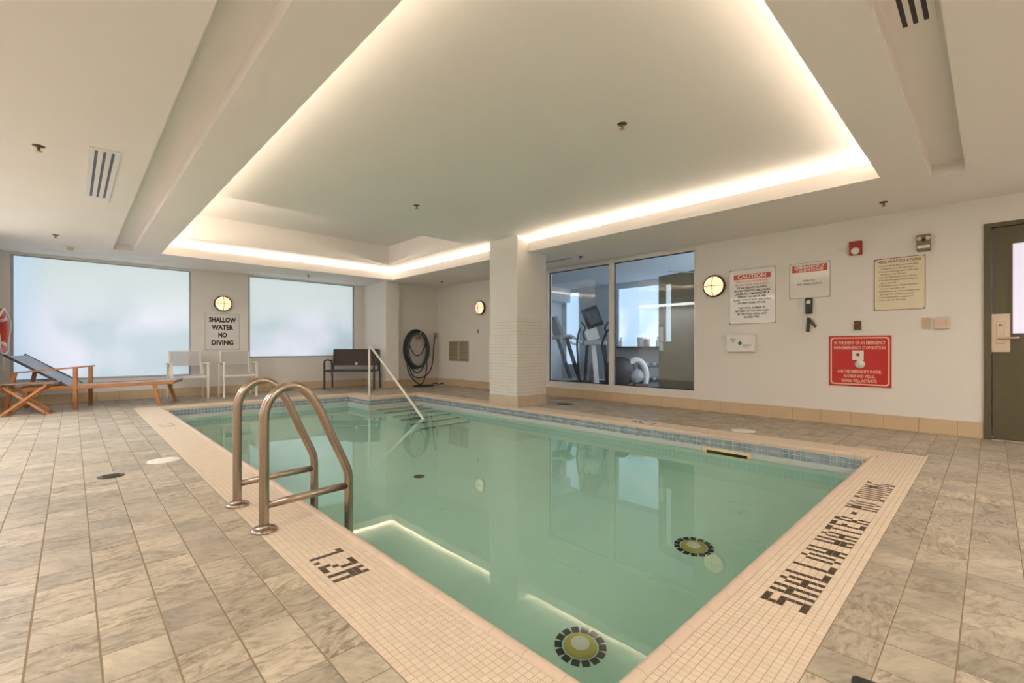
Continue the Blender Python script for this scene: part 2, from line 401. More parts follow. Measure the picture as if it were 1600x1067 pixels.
def tile_box(bm, x0, y0, x1, y1, zt, bot, ch=.0014, gap=gr):
    x0 += gap; x1 -= gap; y0 += gap*(.75 if gap > .002 else 1); y1 -= gap*(.75 if gap > .002 else 1)
    z = zt
    a = [bm.verts.new(p) for p in ((x0,y0,bot),(x1,y0,bot),(x1,y1,bot),(x0,y1,bot))]
    b = [bm.verts.new(p) for p in ((x0,y0,z-ch),(x1,y0,z-ch),(x1,y1,z-ch),(x0,y1,z-ch))]
    c = [bm.verts.new(p) for p in ((x0+ch,y0+ch,z),(x1-ch,y0+ch,z),(x1-ch,y1-ch,z),(x0+ch,y1-ch,z))]
    for q, r in ((a, b), (b, c)):
        for k in range(4): bm.faces.new((q[k], q[(k+1)%4], r[(k+1)%4], r[k]))
    bm.faces.new(c)
cache = {}
for r in tiles[:300]:
    key = (round(r[2]-r[0], 4), round(r[3]-r[1], 4))
    if key not in cache:
        bm = bmesh.new(); tile_box(bm, 0, 0, key[0], key[1], 0, -.008)
        me = bpy.data.meshes.new('floor_tile'); bm.to_mesh(me); bm.free(); me.materials.append(M['tile']); cache[key] = me
    o = bpy.data.objects.new('floor_tile', cache[key]); COL.objects.link(o); o.parent = floor
    o.location = (r[0], r[1], random.uniform(-.0006, .0004))
bm = bmesh.new()
for r in tiles[300:]: tile_box(bm, *r, random.uniform(-.0006, .0004), -.008)
obj('floor_tiles', bm, 'tile', floor, kind='stuff', keep=True)

# ceiling ------------------------------------------------------------
LCX0, LCX1, LCY1 = .46, .70, 9.42        # left channel
RCX0, RCX1, RCY0, RCY1 = -1.0, 5.545, .155, .375   # near channel
def rects_minus(base, holes):
    rs = [base]
    for hcut in holes: rs = [q for r in rs for q in sub_rect(r, hcut)]
    return rs
holes = [(OX0, OY0, OX1, OY1), (LCX0, 1.2, LCX1, LCY1), (1.2, RCY0, RCX1, RCY1)]
bm = bmesh.new()
for r in rects_minus((FX0-.15, FY0-.15, 6.87, 10.85), holes): box(bm, r[0], r[1], ZL, r[2], r[3], ZL+.02)
bmesh.ops.remove_doubles(bm, verts=bm.verts, dist=1e-5)
ceiling = obj('ceiling', bm, 'ceil', kind='structure')
def channel(x0, y0, x1, y1):
    bm = bmesh.new(); h = ZL+.10
    box(bm, x0-.02, y0-.02, h, x1+.02, y1+.02, h+.02)
    box(bm, x0-.015, y0-.015, ZL+.02, x0, y1+.015, h); box(bm, x1, y0-.015, ZL+.02, x1+.015, y1+.015, h)
    box(bm, x0, y0-.015, ZL+.02, x1, y0, h); box(bm, x0, y1, ZL+.02, x1, y1+.015, h)
    obj('recessed_channel', bm, 'ceil', ceiling)
channel(LCX0, 1.2, LCX1, LCY1); channel(1.2, RCY0, RCX1, RCY1)
bm = bmesh.new()  # cove lip: upstand round the opening
t = .022; zt = ZL+.15
z2 = ZL+.02
box(bm, OX0-t, OY0-t, z2, OX0, OY1+t, zt); box(bm, OX1, OY0-t, z2, OX1+t, OY1+t, zt)
box(bm, OX0, OY0-t, z2, OX1, OY0, zt); box(bm, OX0, OY1, z2, OX1, OY1+t, zt)
obj('cove_lip', bm, 'ceil', ceiling)
TX0, TX1, TY0, TY1 = .80, 4.84, 6.12, 8.82
UX0, UX1, UY0, UY1 = OX0-.28, OX1+.28, OY0-.27, OY1+.30
bm = bmesh.new()
for r in rects_minus((UX0-.05, UY0-.05, UX1+.05, UY1+.05), [(TX0, TY0, TX1, TY1)]): box(bm, r[0], r[1], ZU, r[2], r[3], ZU+.03)
for a in ((UX0-.05, UY0, UX0, UY1), (UX1, UY0, UX1+.05, UY1), (UX0-.05, UY0-.05, UX1+.05, UY0), (UX0-.05, UY1, UX1+.05, UY1+.05)):
    box(bm, a[0], a[1], ZL+.02, a[2], a[3], ZU)
obj('upper_ceiling', bm, 'ceil', ceiling)
bm = bmesh.new()
box(bm, TX0-.03, TY0-.03, ZT, TX1+.03, TY1+.03, ZT+.03)
box(bm, TX0-.03, TY0-.03, ZU+.03, TX0, TY1+.03, ZT); box(bm, TX1, TY0-.03, ZU+.03, TX1+.03, TY1+.03, ZT)
box(bm, TX0, TY0-.03, ZU+.03, TX1, TY0, ZT); box(bm, TX0, TY1, ZU+.03, TX1, TY1+.03, ZT)
obj('raised_tray', bm, 'ceil', ceiling)
# walls ---------------------------------------------------------------
GW = (3.05, 6.02, .285, 2.415)
DY0, DY1, DZ = -.98, .055, 2.185
wall_right = struct('wall_right', 'paint', (6.72, -3.2, 0, 6.87, DY0, ZL), (6.72, DY0, DZ, 6.87, DY1, ZL), (6.72, DY1, 0, 6.87, GW[0], ZL),
       (6.72, GW[0], 0, 6.87, GW[1], GW[2]), (6.72, GW[0], GW[3], 6.87, GW[1], ZL), (6.72, GW[1], 0, 6.87, 9.9, ZL))
W1 = (-.70, 1.67, .385, 2.41); W2 = (2.655, 4.96, .71, 2.425)
wall_back = struct('wall_back', 'paint', (-.9, 10.7, 0, W1[0], 10.85, ZL), (W1[0], 10.7, 0, W1[1], 10.85, W1[2]), (W1[0], 10.7, W1[3], W1[1], 10.85, ZL),
       (W1[1], 10.7, 0, W2[0], 10.85, ZL), (W2[0], 10.7, 0, W2[1], 10.85, W2[2]), (W2[0], 10.7, W2[3], W2[1], 10.85, ZL), (W2[1], 10.7, 0, 5.2, 10.85, ZL))
struct('wall_pier', 'paint', (5.2, 9.6, 0, 5.525, 10.85, ZL)); struct('wall_niche', 'paint', (5.525, 9.75, 0, 6.87, 9.9, ZL))
wall_left = struct('wall_left', 'paint', (-2.35, -3.2, 0, -2.2, 9.0, ZL), (-2.35, 9.0, 0, -.9, 10.85, ZL))
wall_near = struct('wall_near', 'paint', (-2.2, -3.15, 0, 6.72, -3.0, ZL))
# windows -------------------------------------------------------------
def window(n, W, lab):
    x0, x1, z0, z1 = W; bm = bmesh.new(); fr = .035; y0, y1 = 10.73, 10.77
    box(bm, x0, y0, z0, x0+fr, y1, z1); box(bm, x1-fr, y0, z0, x1, y1, z1); box(bm, x0+fr, y0, z0, x1-fr, y1, z0+fr); box(bm, x0+fr, y0, z1-.02, x1-fr, y1, z1)
    f = obj('window_%d' % n, bm, mat('window_frame_%d' % n, (.45, .48, .52, 1), .4), kind='structure')
    bx('frosted_pane', (x0+fr, 10.745, z0+fr, x1-fr, 10.755, z1-.02), 'frost', f, label=lab)
    bx('window_sill', (x0-.0, 10.69, z0-.02, x1+.0, 10.73, z0), 'alu', f)
window(1, W1, 'frosted daylight pane, bluish at its left'); window(2, W2, 'frosted daylight pane')
def gym_window():
    bm = bmesh.new(); y0, y1, z0, z1 = GW; xa, xb = 6.705, 6.80; fr = .035; my = 4.54
    box(bm, xa, y0, z0-.035, xb, y1, z0); box(bm, xa, y0, z1-.03, xb, y1, z1)
    box(bm, xa, y0, z0, xb, y0+.02, z1-.03); box(bm, xa, y1-fr, z0, xb, y1, z1-.03); box(bm, xa, my-.04, z0, xb, my+.04, z1-.03)
    f = obj('window_3', bm, 'alu', kind='structure')
    for a, b in ((y0+.02, my-.04), (my+.04, y1-fr)):
        bm = bmesh.new(); g = .014; zz1 = z1-.03
        box(bm, 6.755, a, z0, 6.775, a+g, zz1); box(bm, 6.755, b-g, z0, 6.775, b, zz1); box(bm, 6.755, a+g, z0, 6.775, b-g, z0+g); box(bm, 6.755, a+g, zz1-g, 6.775, b-g, zz1)
        obj('gasket', bm, 'gasket', f)
        bm = bmesh.new(); v = [bm.verts.new(p) for p in ((6.765, a+g, z0+g), (6.765, b-g, z0+g), (6.765, b-g, zz1-g), (6.765, a+g, zz1-g))]; bm.faces.new(v)
        obj('glass_pane', bm, 'pane', f, keep=True)
gym_window()
# baseboard tiles -------------------------------------------------------
def baseboard(name, ax, fixed, out, a0, a1, start, hgt=.163, m='base'):
    """ax 'y': runs along Y at x=fixed ; out = direction sign to the room"""
    bm = bmesh.new(); th = .010
    lo, hi = sorted((fixed, fixed+out*(th-.003)))
    if ax == 'y': box(bm, lo, a0, 0, hi, a1, hgt-.002)
    else: box(bm, a0, lo, 0, a1, hi, hgt-.002)
    root = obj(name, bm, 'grout_l', kind='structure')
    p = start
    while p > a0: p -= .305
    lo, hi = sorted((fixed, fixed+out*th))
    while p < a1:
        q0, q1 = max(p, a0)+.002, min(p+.305, a1)-.002
        if q1-q0 > .02:
            if ax == 'y': bx('base_tile', (lo, q0, .002, hi, q1, hgt), m, root, bev=.002)
            else: bx('base_tile', (q0, lo, .002, q1, hi, hgt), m, root, bev=.002)
        p += .305
    return root
baseboard('baseboard_right', 'y', 6.72, -1, DY1, 9.75, .247)
baseboard('baseboard_back', 'x', 10.7, -1, -.9, 5.2, 0)
baseboard('baseboard_pier', 'y', 5.2, -1, 9.6, 10.69, 9.6)
baseboard('baseboard_pier_front', 'x', 9.6, -1, 5.19, 5.525, 5.2)
baseboard('baseboard_niche', 'x', 9.75, -1, 5.535, 6.71, 5.53)
baseboard('baseboard_left', 'y', -.9, 1, 9.0, 10.69, 9.0)
# column -----------------------------------------------------------------
KX0, KX1, KY0, KY1 = 4.985, 5.64, 5.08, 5.73
col = bx('trim_1', (KX0, KY0, -.02, KX1, KY1, ZU), 'paint', kind='structure')
bm = bmesh.new(); th = .006; mz = 1.385; ps = .0505
def face_tiles(bm, ax, fixed, out, a0, a1, z0, z1, p, g=.0018, th=.006):
    na = max(1, round((a1-a0)/p)); nz = max(1, round((z1-z0)/p)); pa = (a1-a0)/na; pz = (z1-z0)/nz
    lo, hi = sorted((fixed, fixed+out*th))
    for i in range(na):
        for k in range(nz):
            c = (a0+i*pa+g, a0+(i+1)*pa-g, z0+k*pz+g, z0+(k+1)*pz-g)
            if ax == 'y': box(bm, lo, c[0], c[2], hi, c[1], c[3])
            else: box(bm, c[0], lo, c[2], c[1], hi, c[3])
face_tiles(bm, 'y', KX0, -1, KY0, KY1, .17, mz, ps); face_tiles(bm, 'x', KY0, -1, KX0, KX1, .17, mz, ps)
face_tiles(bm, 'x', KY1, 1, KX0, KX1, .17, mz, ps); face_tiles(bm, 'y', KX1, 1, KY0, KY1, .17, mz, ps)
bmb = bmesh.new(); box(bmb, KX0-.002, KY0-.002, .16, KX1+.002, KY1+.002, mz); obj('mosaic_bed', bmb, mat('column_grout', (.52, .44, .35, 1), .8), col)
obj('mosaic_tiles', bm, mat('column_mosaic', (.83, .78, .72, 1), .3, var=.04), col, kind='stuff', keep=True)
for ax, fx, ou, a0, a1 in (('y', KX0, -1, KY0-.008, KY1+.008), ('x', KY0, -1, KX0, KX1), ('y', KX1, 1, KY0-.008, KY1+.008), ('x', KY1, 1, KX0, KX1)):
    n = 3; L_ = (a1-a0)/n
    for k in range(n):
        lo, hi = sorted((fx, fx+ou*.008)); q0, q1 = a0+k*L_+.0015, a0+(k+1)*L_-.0015
        bx('base_tile', (lo, q0, .001, hi, q1, .167) if ax == 'y' else (q0, lo, .001, q1, hi, .167), mat('column_base_tile', (.76, .62, .47, 1), .35) if False else 'bull', col, bev=.0015)
# door ---------------------------------------------------------------------
bm = bmesh.new(); f = .055
box(bm, 6.70, DY1-f, 0, 6.86, DY1, DZ); box(bm, 6.70, DY0, 0, 6.86, DY0+f, DZ); box(bm, 6.70, DY0+f, DZ-f*.8, 6.86, DY1-f, DZ)
d = obj('door_1', bm, 'olive', kind='structure')
bm = bmesh.new(); ly1, ly0 = -.145, -.78; lz0, lz1 = 1.07, 1.96; ya, yb = DY0+f+.004, DY1-f-.006; xa, xb = 6.725, 6.77
for r in rects_minus((ya, .012, yb, DZ-f*.8-.004), [(ly0, lz0, ly1, lz1)]): box(bm, xa, r[0], r[1], xb, r[2], r[3])
leaf = obj('door_leaf', bm, 'olive', d)
bm = bmesh.new(); q = .022
box(bm, xa-.006, ly0-q, lz0-q, xa, ly0, lz1+q); box(bm, xa-.006, ly1, lz0-q, xa, ly1+q, lz1+q); box(bm, xa-.006, ly0, lz0-q, xa, ly1, lz0); box(bm, xa-.006, ly0, lz1, xa, ly1, lz1+q)
obj('glazing_bead', bm, 'olive', leaf)
bx('door_glass', (xa+.006, ly0, lz0, xa+.02, ly1, lz1), 'doorlite', d)
pl = bx('lock_plate', (xa-.008, -.128, .885, xa-.0005, .004, 1.268), 'satin', d, bev=.002)
bx('lock_escutcheon', (xa-.02, -.09, .97, xa-.008, -.035, 1.19), 'satin', pl, bev=.004)
lt('lock_cylinder', [(0, -.026), (.012, -.026), (.014, -.02), (.014, 0)], 'brass', pl, (xa-.008, -.062, 1.155), 'x', 16)
tb('lever_handle', smoothpts([(xa-.01, -.055, 1.02), (xa-.05, -.057, 1.02), (xa-.058, -.075, 1.02), (xa-.056, -.19, 1.025)], 4), .011, 'satin', d)
bx('threshold', (6.70, DY0+f, 0, 6.86, DY1-f, .008), mat('threshold_metal', (.6, .57, .55, 1), .3, .6), d)
struct('wall_corridor', 'gwall', (7.0, DY0-.3, 0, 7.05, DY1+.3, ZL))

# ------------------------------------------------------------------ pool
pool = thing('swimming_pool', 'indoor swimming pool with cream mosaic coping and green-tinted water', 'pool', (2.97, 4.7, 0))
pool_inv = Matrix.Translation((-2.97, -4.7, 0))
def pobj(name, bm, m, **p):
    bmesh.ops.transform(bm, matrix=pool_inv, verts=bm.verts); return obj(name, bm, m, pool, **p)
PD = -1.2; wt = .12
bm = bmesh.new()
zt = -.035
box(bm, PX0-wt, PY0-wt, PD-.15, PX1+wt, PY1+wt, PD)
box(bm, PX0-wt, PY0-wt, PD, PX0, PY1+wt, zt); box(bm, PX1, PY0-wt, PD, PX1+wt, PY1+wt, zt)
box(bm, PX0, PY0-wt, PD, PX1, PY0, zt); box(bm, PX0, PY1, PD, NX, PY1+wt, zt); box(bm, NX, NY, PD, PX1, PY1+wt, zt)
pobj('basin', bm, 'plaster')
bm = bmesh.new()   # setting bed under the mosaic coping
for a in ((CX0, CY0, BX0, CY1), (BX0, CY0, CX1, BY0), (BX1, BY0, CX1, MY), (BX0, BY1, MX, CY1), (BNX, BNY, CX1, MY), (BNX, MY, MX, CY1)):
    box(bm, a[0], a[1], zt-.01, a[2], a[3], -.0011)
pobj('coping_bed', bm, 'grout_l')
# letters
G = {'S':('111','100','111','001','001','111'),'H':('101','101','111','101','101','101'),'A':('010','101','101','111','101','101'),
 'L':('100','100','100','100','100','111'),'O':('010','101','101','101','101','010'),'W':('101','101','101','111','111','101'),
 'T':('111','010','010','010','010','010'),'E':('111','100','110','100','100','111'),'R':('110','101','101','110','101','101'),
 'N':('101','111','111','101','101','101'),'D':('110','101','101','101','101','110'),'I':('1','1','1','1','1','1'),
 'V':('101','101','101','101','101','010'),'G':('011','100','100','101','101','011'),'-':('00','00','11','00','00','00'),
 'M':('101','111','111','101','101','101'),'1':('11','01','01','01','01','01'),'2':('111','001','001','010','100','111'),'.':('0','0','0','0','0','1')}
letters = {}
def write(word, place):
    c = 0
    for ch in word:
        if ch == ' ': c += 2; continue
        g = G[ch]
        for r in range(6):
            for k, b in enumerate(g[r]):
                if b == '1': place(c+k, r)
        c += len(g[0])+1
cell = .025
write('SHALLOW WATER - NO DIVING', lambda c, r: letters.__setitem__((47+c, 8-r), 'brown'))
def L12(kind, j0): return lambda c, r: letters.__setitem__((3+(5-r), j0-c), kind)
write('1.2M', L12('brown', 69-1))
write('1.2M', L12('fade', 264))
iR = round((CX1-CX0)/cell)
write('1.2M', lambda c, r: letters.__setitem__((iR-4-(5-r), 98+c), 'brown'))
cells = []
ni, nj = round((CX1-CX0)/cell), round((CY1-CY0)/cell)
for i in range(ni):
    for j in range(nj):
        x, y = CX0+(i+.5)*cell, CY0+(j+.5)*cell
        if in_coping(x, y) and not (KX0-.005 < x < KX1 and KY0-.005 < y < KY1): cells.append((i, j))
def mk(m, nm, gy=0):
    bm = bmesh.new(); tile_box(bm, 0, 0, cell, cell, 0, -.005, .0006, .0010+gy)
    me = bpy.data.meshes.new(nm); bm.to_mesh(me); bm.free(); me.materials.append(M[m]); return me
mesh_of = {'cream': mk('creamcell', 'mosaic_tile'), 'brown': mk('brown', 'letter_tile', .0001), 'fade': mk('fade', 'letter_tile')}
def vis2(c):
    x, y = CX0+(c[0]+.5)*cell, CY0+(c[1]+.5)*cell
    return vis((x, y, x, y))
plain = sorted([c for c in cells if c not in letters], key=vis2)
def put(c, kind, nm):
    o = bpy.data.objects.new(nm, mesh_of[kind]); COL.objects.link(o); o.parent = pool
    o.location = (CX0+c[0]*cell-2.97, CY0+c[1]*cell-4.7, 0)
for c in plain[:300]: put(c, 'cream', 'mosaic_tile')
for c, k in letters.items(): put(c, k, 'letter_tile')
bm = bmesh.new()
for c in plain[300:]: tile_box(bm, CX0+c[0]*cell, CY0+c[1]*cell, CX0+(c[0]+1)*cell, CY0+(c[1]+1)*cell, random.uniform(-.0003, .0002), -.005, .0006, .0010)
pobj('mosaic_tiles', bm, 'creamcell', kind='stuff', keep=True)
# bullnose pieces
def bull(p0, p1, inward):
    p0, p1 = Vector(p0), Vector(p1); L_ = (p1-p0).length; n = round(L_/.152); u = (p1-p0)/L_; inw = Vector(inward)
    prof = [(0, -.036), (.0, -.002), (.006, .004), (.018, .009), (.032, .009), (.043, .003), (.050, -.008), (.052, -.020), (.050, -.036)]
    for k in range(n):
        a = p0+u*(L_/n*k+.0008); b = p0+u*(L_/n*(k+1)-.0008); bm = bmesh.new(); R0 = []; R1 = []
        for d, z in prof:
            R0.append(bm.verts.new((a+inw*d).to_3d()+Vector((0, 0, z)))); R1.append(bm.verts.new((b+inw*d).to_3d()+Vector((0, 0, z))))
        m_ = len(prof)
        for q in range(m_-1):
            f = bm.faces.new((R0[q], R0[q+1], R1[q+1], R1[q])); f.smooth = True
        bm.faces.new([bm.verts.new(v.co) for v in (R0[-1], R0[0], R1[0], R1[-1])]); bm.faces.new([bm.verts.new(v.co) for v in R0]); bm.faces.new([bm.verts.new(v.co) for v in R1[::-1]])
        pobj('bullnose_tile', bm, 'bull')
bull((BX0, BY0), (BX0, BY1), (1, 0)); bull((BX0+.05, BY0), (BX1-.05, BY0), (0, 1)); bull((BX1, BY0), (BX1, BNY), (-1, 0))
bull((BX0+.05, BY1), (BNX-.05, BY1), (0, -1)); bull((BNX, BNY-.05), (BNX, BY1), (-1, 0)); bull((BNX, BNY), (BX1-.05, BNY), (0, -1))
# waterline tile band
bm = bmesh.new(); zb0, zb1 = -.130, -.036
face_tiles(bm, 'y', PX0, 1, PY0, PY1, zb0, zb1, .047, .0026, .004); face_tiles(bm, 'y', PX1, -1, PY0, NY, zb0, zb1, .047, .0026, .004)
face_tiles(bm, 'x', PY0, 1, PX0, PX1, zb0, zb1, .047, .0026, .004); face_tiles(bm, 'x', PY1, -1, PX0, NX, zb0, zb1, .047, .0026, .004)
face_tiles(bm, 'x', NY, -1, NX, PX1, zb0, zb1, .047, .0026, .004); face_tiles(bm, 'y', NX, -1, NY, PY1, zb0, zb1, .047, .0026, .004)
pobj('waterline_tiles', bm, 'band', kind='stuff', keep=True)
bm = bmesh.new(); q0, q1 = -.235, -.1305   # pale course below the band
for a in ((PX0, PY0, PX0+.004, PY1), (PX1-.004, PY0, PX1, NY), (PX0, PY0, PX1, PY0+.004), (PX0, PY1-.004, NX, PY1), (NX, NY-.004, PX1, NY), (NX-.004, NY, NX, PY1)): box(bm, a[0], a[1], q0, a[2], a[3], q1)
pobj('pale_course', bm, mat('pale_course', (.58, .60, .58, 1), .4))
# steps in the far right corner
zs = -.20
for k in range(6):
    y1 = NY-.004; y0 = NY-.30-.28*k; z = zs-.17*k
    bm = bmesh.new(); box(bm, NX+.0, y0, PD, PX1-.005, y0+(.30 if k == 0 else .28), z)
    pobj('step', bm, 'steptile' if k < 1 else 'plaster')
    bm = bmesh.new(); box(bm, NX+.002, y0-.003, z-.05, PX1-.006, y0+.05, z+.003); pobj('step_nosing', bm, 'nosing')
# main drains
def drain(x, y, r=.135):
    c = (x-2.97, y-4.7, PD)
    d0 = lt('main_drain', [(0, .03), (r*.40, .03), (r*.62, .018), (r*.68, .001), (r*.68, 0)], 'drain', pool, c, 'z', 24)
    for k in range(14):
        a = 2*math.pi*k/14; mt = Matrix.Translation(c) @ Matrix.Rotation(a, 4, 'Z')
        bx('ring_tile', (r*.74, -.021, 0, r*1.04, .021, .006), 'black', d0, mtx=mt, bev=.001)
    lt('drain_cover', [(0, .036), (r*.3, .034), (r*.38, .03)], 'white', d0, c, 'z', 20)
drain(2.02, 1.565); drain(3.40, 1.56)
lt('floor_inlet', [(0, .006), (.05, .006), (.06, 0)], 'darkgrate', pool, (2.73-2.97, 4.31-4.7, PD), 'z', 20)
# skimmer in the far long wall
bm = bmesh.new(); y0, y1, z0, z1, xw = 1.66, 2.15, -.27, -.135, PX1-.022
box(bm, xw, y0, z0, PX1, y0+.04, z1, bev=.003); box(bm, xw, y1-.04, z0, PX1, y1, z1, bev=.003); box(bm, xw, y0+.04, z1-.026, PX1, y1-.04, z1); box(bm, xw, y0+.04, z0, PX1, y1-.04, z0+.03)
sk = pobj('skimmer_frame', bm, 'skim')
bm = bmesh.new(); box(bm, PX1-.008, y0+.04, z0+.03, PX1-.005, y1-.04, z1-.026); bmesh.ops.transform(bm, matrix=pool_inv, verts=bm.verts); obj('skimmer_mouth', bm, 'darkgrate', sk)
lt('return_inlet', [(0, -.012), (.02, -.014), (.032, -.01), (.034, 0)], 'white', pool, (2.75-2.97, PY1-.004-4.7, -.30), 'y', 18)
# water
zw = -.178; bm = bmesh.new()
vs = [bm.verts.new((x, y, zw)) for x, y in ((PX0, PY0), (PX1, PY0), (PX1, NY), (NX, NY), (NX, PY1), (PX0, PY1))]; bm.faces.new(vs)
water = obj('pool_water', bm, 'water', keep=True, kind='stuff'); tag(water, 'still pale green water filling the swimming pool', 'water')
# round lids and drains of the deck
def lid(x, y, r, m, nm, lab, cat, holes=False):
    o = thing(nm, lab, cat, (x, y, 0))
    lt('cover', [(0, .005), (r*.9, .005), (r, .002), (r, -.001)], m, o, seg=32)
    bm = bmesh.new()
    if holes:
        for k in range(-2, 3): box(bm, -r*.6, k*r*.26-r*.05, .0045, r*.6, k*r*.26+r*.05, .0062)
        obj('grating', bm, 'black', o)
    else:
        for s in (-1, 1): lathe(bm, [(0, .0062), (.008, .0062), (.009, .004)], (s*r*.7, 0, 0), seg=10)
        obj('screw', bm, 'satin', o)
lid(.55, 4.72, .115, 'deckplate', 'skimmer_lid', 'round white deck lid set beside the ladder side coping', 'lid')
lid(5.42, 1.92, .125, 'deckplate', 'skimmer_lid', 'round white deck lid set behind the pool below the red sign wall', 'lid')
lid(.205, 4.40, .078, 'darkgrate', 'floor_drain', 'small dark round floor drain on the left deck', 'drain', True)
lid(5.86, 4.86, .14, 'darkgrate', 'floor_drain', 'dark round floor drain beside the tiled column', 'drain', True)

# ------------------------------------------------------------------ pool ladder
lad = thing('pool_ladder', 'bronze-toned steel pool ladder with two looped handrails on the near coping', 'ladder', (.705, 2.556, 0))
prof = [(0, .0), (0, .30), (0, .54), (.006, .61), (.035, .675), (.095, .722), (.165, .722), (.225, .672), (.28, .585), (.355, .415), (.425, .26), (.442, .20), (.445, .12), (.445, -.12), (.445, -1.0)]
for k, yy in enumerate((0, .52)):
    hr = tb('handrail', smoothpts([(x, yy, z) for x, z in prof], 5), .024, 'metal', lad, seg=16)
    lt('flange', [(.062, 0), (.062, .008), (.05, .016), (.027, .018), (.026, .03)], 'metal', hr, (0, yy, .002))
    tb('cross_bar', [(0, yy, .128), (.445, yy, .142)], .0195, 'metal', hr, seg=14)
for z in (-.35, -.62, -.89):
    bx('tread', (.38, .01, z-.02, .47, .51, z+.01), 'white', lad, bev=.006)
# stair handrail
sr = thing('stair_handrail', 'slim white handrail running down into the pool steps by the dark bench', 'handrail', (3.98, 7.97, 0))
pts = [(0, 0, 0), (0, 0, .5), (0, 0, .90), (0, -.03, .945), (0, -.07, .93), (-.005, -.3, .80), (-.015, -1.0, .36), (-.03, -1.85, -.18), (-.04, -2.2, -.40), (-.04, -2.25, -.6), (-.04, -2.25, -1.19)]
tb('rail', smoothpts([Vector(p) for p in pts], 4), .021, 'rail_white', sr, seg=12)
lt('flange', [(.045, 0), (.045, .006), (.023, .012), (.022, .02)], 'satin', sr, (0, 0, .002))

# ------------------------------------------------------------------ furniture
def bar(bm, a, b, wdt, thk, up=(0, 0, 1)):
    a, b = Vector(a), Vector(b); d = (b-a); L_ = d.length; d.normalize(); u = Vector(up); s = d.cross(u).normalized(); u = s.cross(d)
    m_ = Matrix((( d.x, s.x, u.x, a.x), (d.y, s.y, u.y, a.y), (d.z, s.z, u.z, a.z), (0, 0, 0, 1)))
    box(bm, 0, -wdt/2, -thk/2, L_, wdt/2, thk/2, mtx=m_, bev=min(wdt, thk)*.12)
def br(name, a, b, wd, th, m, parent, up=(0, 0, 1)):
    bm = bmesh.new(); bar(bm, a, b, wd, th, up); return obj(name, bm, m, parent)
def sheet(name, rows, th, m, parent):
    """rows: list of (left point, right point); thick strip"""
    bm = bmesh.new(); n = len(rows); top = []; bot = []
    for l, r in rows:
        l, r = Vector(l), Vector(r); top.append((bm.verts.new(l), bm.verts.new(r))); bot.append((bm.verts.new(l-Vector((0, 0, th))), bm.verts.new(r-Vector((0, 0, th)))))
    for i in range(n-1):
        bm.faces.new((top[i][0], top[i][1], top[i+1][1], top[i+1][0])); bm.faces.new((bot[i][0], bot[i+1][0], bot[i+1][1], bot[i][1]))
        bm.faces.new((top[i][0], top[i+1][0], bot[i+1][0], bot[i][0])); bm.faces.new((top[i][1], bot[i][1], bot[i+1][1], top[i+1][1]))
    bm.faces.new((top[0][0], bot[0][0], bot[0][1], top[0][1])); bm.faces.new((top[-1][0], top[-1][1], bot[-1][1], bot[-1][0]))
    return obj(name, bm, m, parent)
# chaise: local x towards the foot end, y away from the viewer
ch = thing('chaise_lounge', 'wooden chaise longue with blue-grey sling seat and raised back under the window', 'lounger', (.04, 9.52, 0), math.radians(-17))
Wd = .62; x0, x1 = -.80, 1.22
for y in (0, Wd): br('side_rail', (x0, y, .31), (x1, y, .37), .03, .055, 'wood', ch)
for x, z in ((x0, .31), (x1-.02, .37), (-.05, .33)): br('cross_rail', (x, 0, z), (x, Wd, z), .04, .03, 'wood', ch)
for y in (0, Wd):
    br('leg', (.0, y-.0, 0), (.0, y, .62), .05, .045, 'wood', ch, (0, 1, 0))
    br('leg', (1.13 if y else 1.02, y, 0), (1.02 if y else .95, y, .36), .05, .035, 'wood', ch, (0, 1, 0))
    br('leg', (-.76, y, 0), (-.66, y, .56), .05, .035, 'wood', ch, (0, 1, 0))
    br('armrest', (-.72, y, .56), (.05, y, .635), .05, .022, 'wood', ch)
sheet('seat_sling', [((x, .02, z), (x, Wd-.02, z)) for x, z in ((-.12, .355), (.3, .355), (.8, .375), (1.24, .405))], .012, 'sling_blue', ch)
sheet('back_sling', [((x, .02, z), (x, Wd-.02, z)) for x, z in ((-.10, .36), (-.4, .56), (-.74, .81))], .012, 'sling_blue', ch)
for y in (0, Wd): br('back_frame', (-.08, y*.97+.01, .34), (-.78, y*.97+.01, .825), .022, .03, 'gblack', ch)
# folding side table
ta = thing('side_table', 'small folding wooden table with crossed legs before the chaise longue', 'table', (-.44, 9.22, 0), math.radians(-12))
for k in range(6): bx('slat', (-.31, -.19+k*.064, .425, .31, -.19+k*.064+.056, .442), 'darkwood', ta, bev=.003)
for s in (-1, 1):
    br('apron', (s*.22, -.19, .41), (s*.22, .19, .41), .025, .03, 'wood', ta)
    br('leg', (-.24, s*.155, 0), (.22, s*.155, .41), .022, .032, 'wood', ta); br('leg', (.24, s*.125, 0), (-.22, s*.125, .41), .022, .032, 'wood', ta)
    br('stretcher', (s*.20, -.16, .04), (s*.20, .16, .04), .02, .025, 'wood', ta)
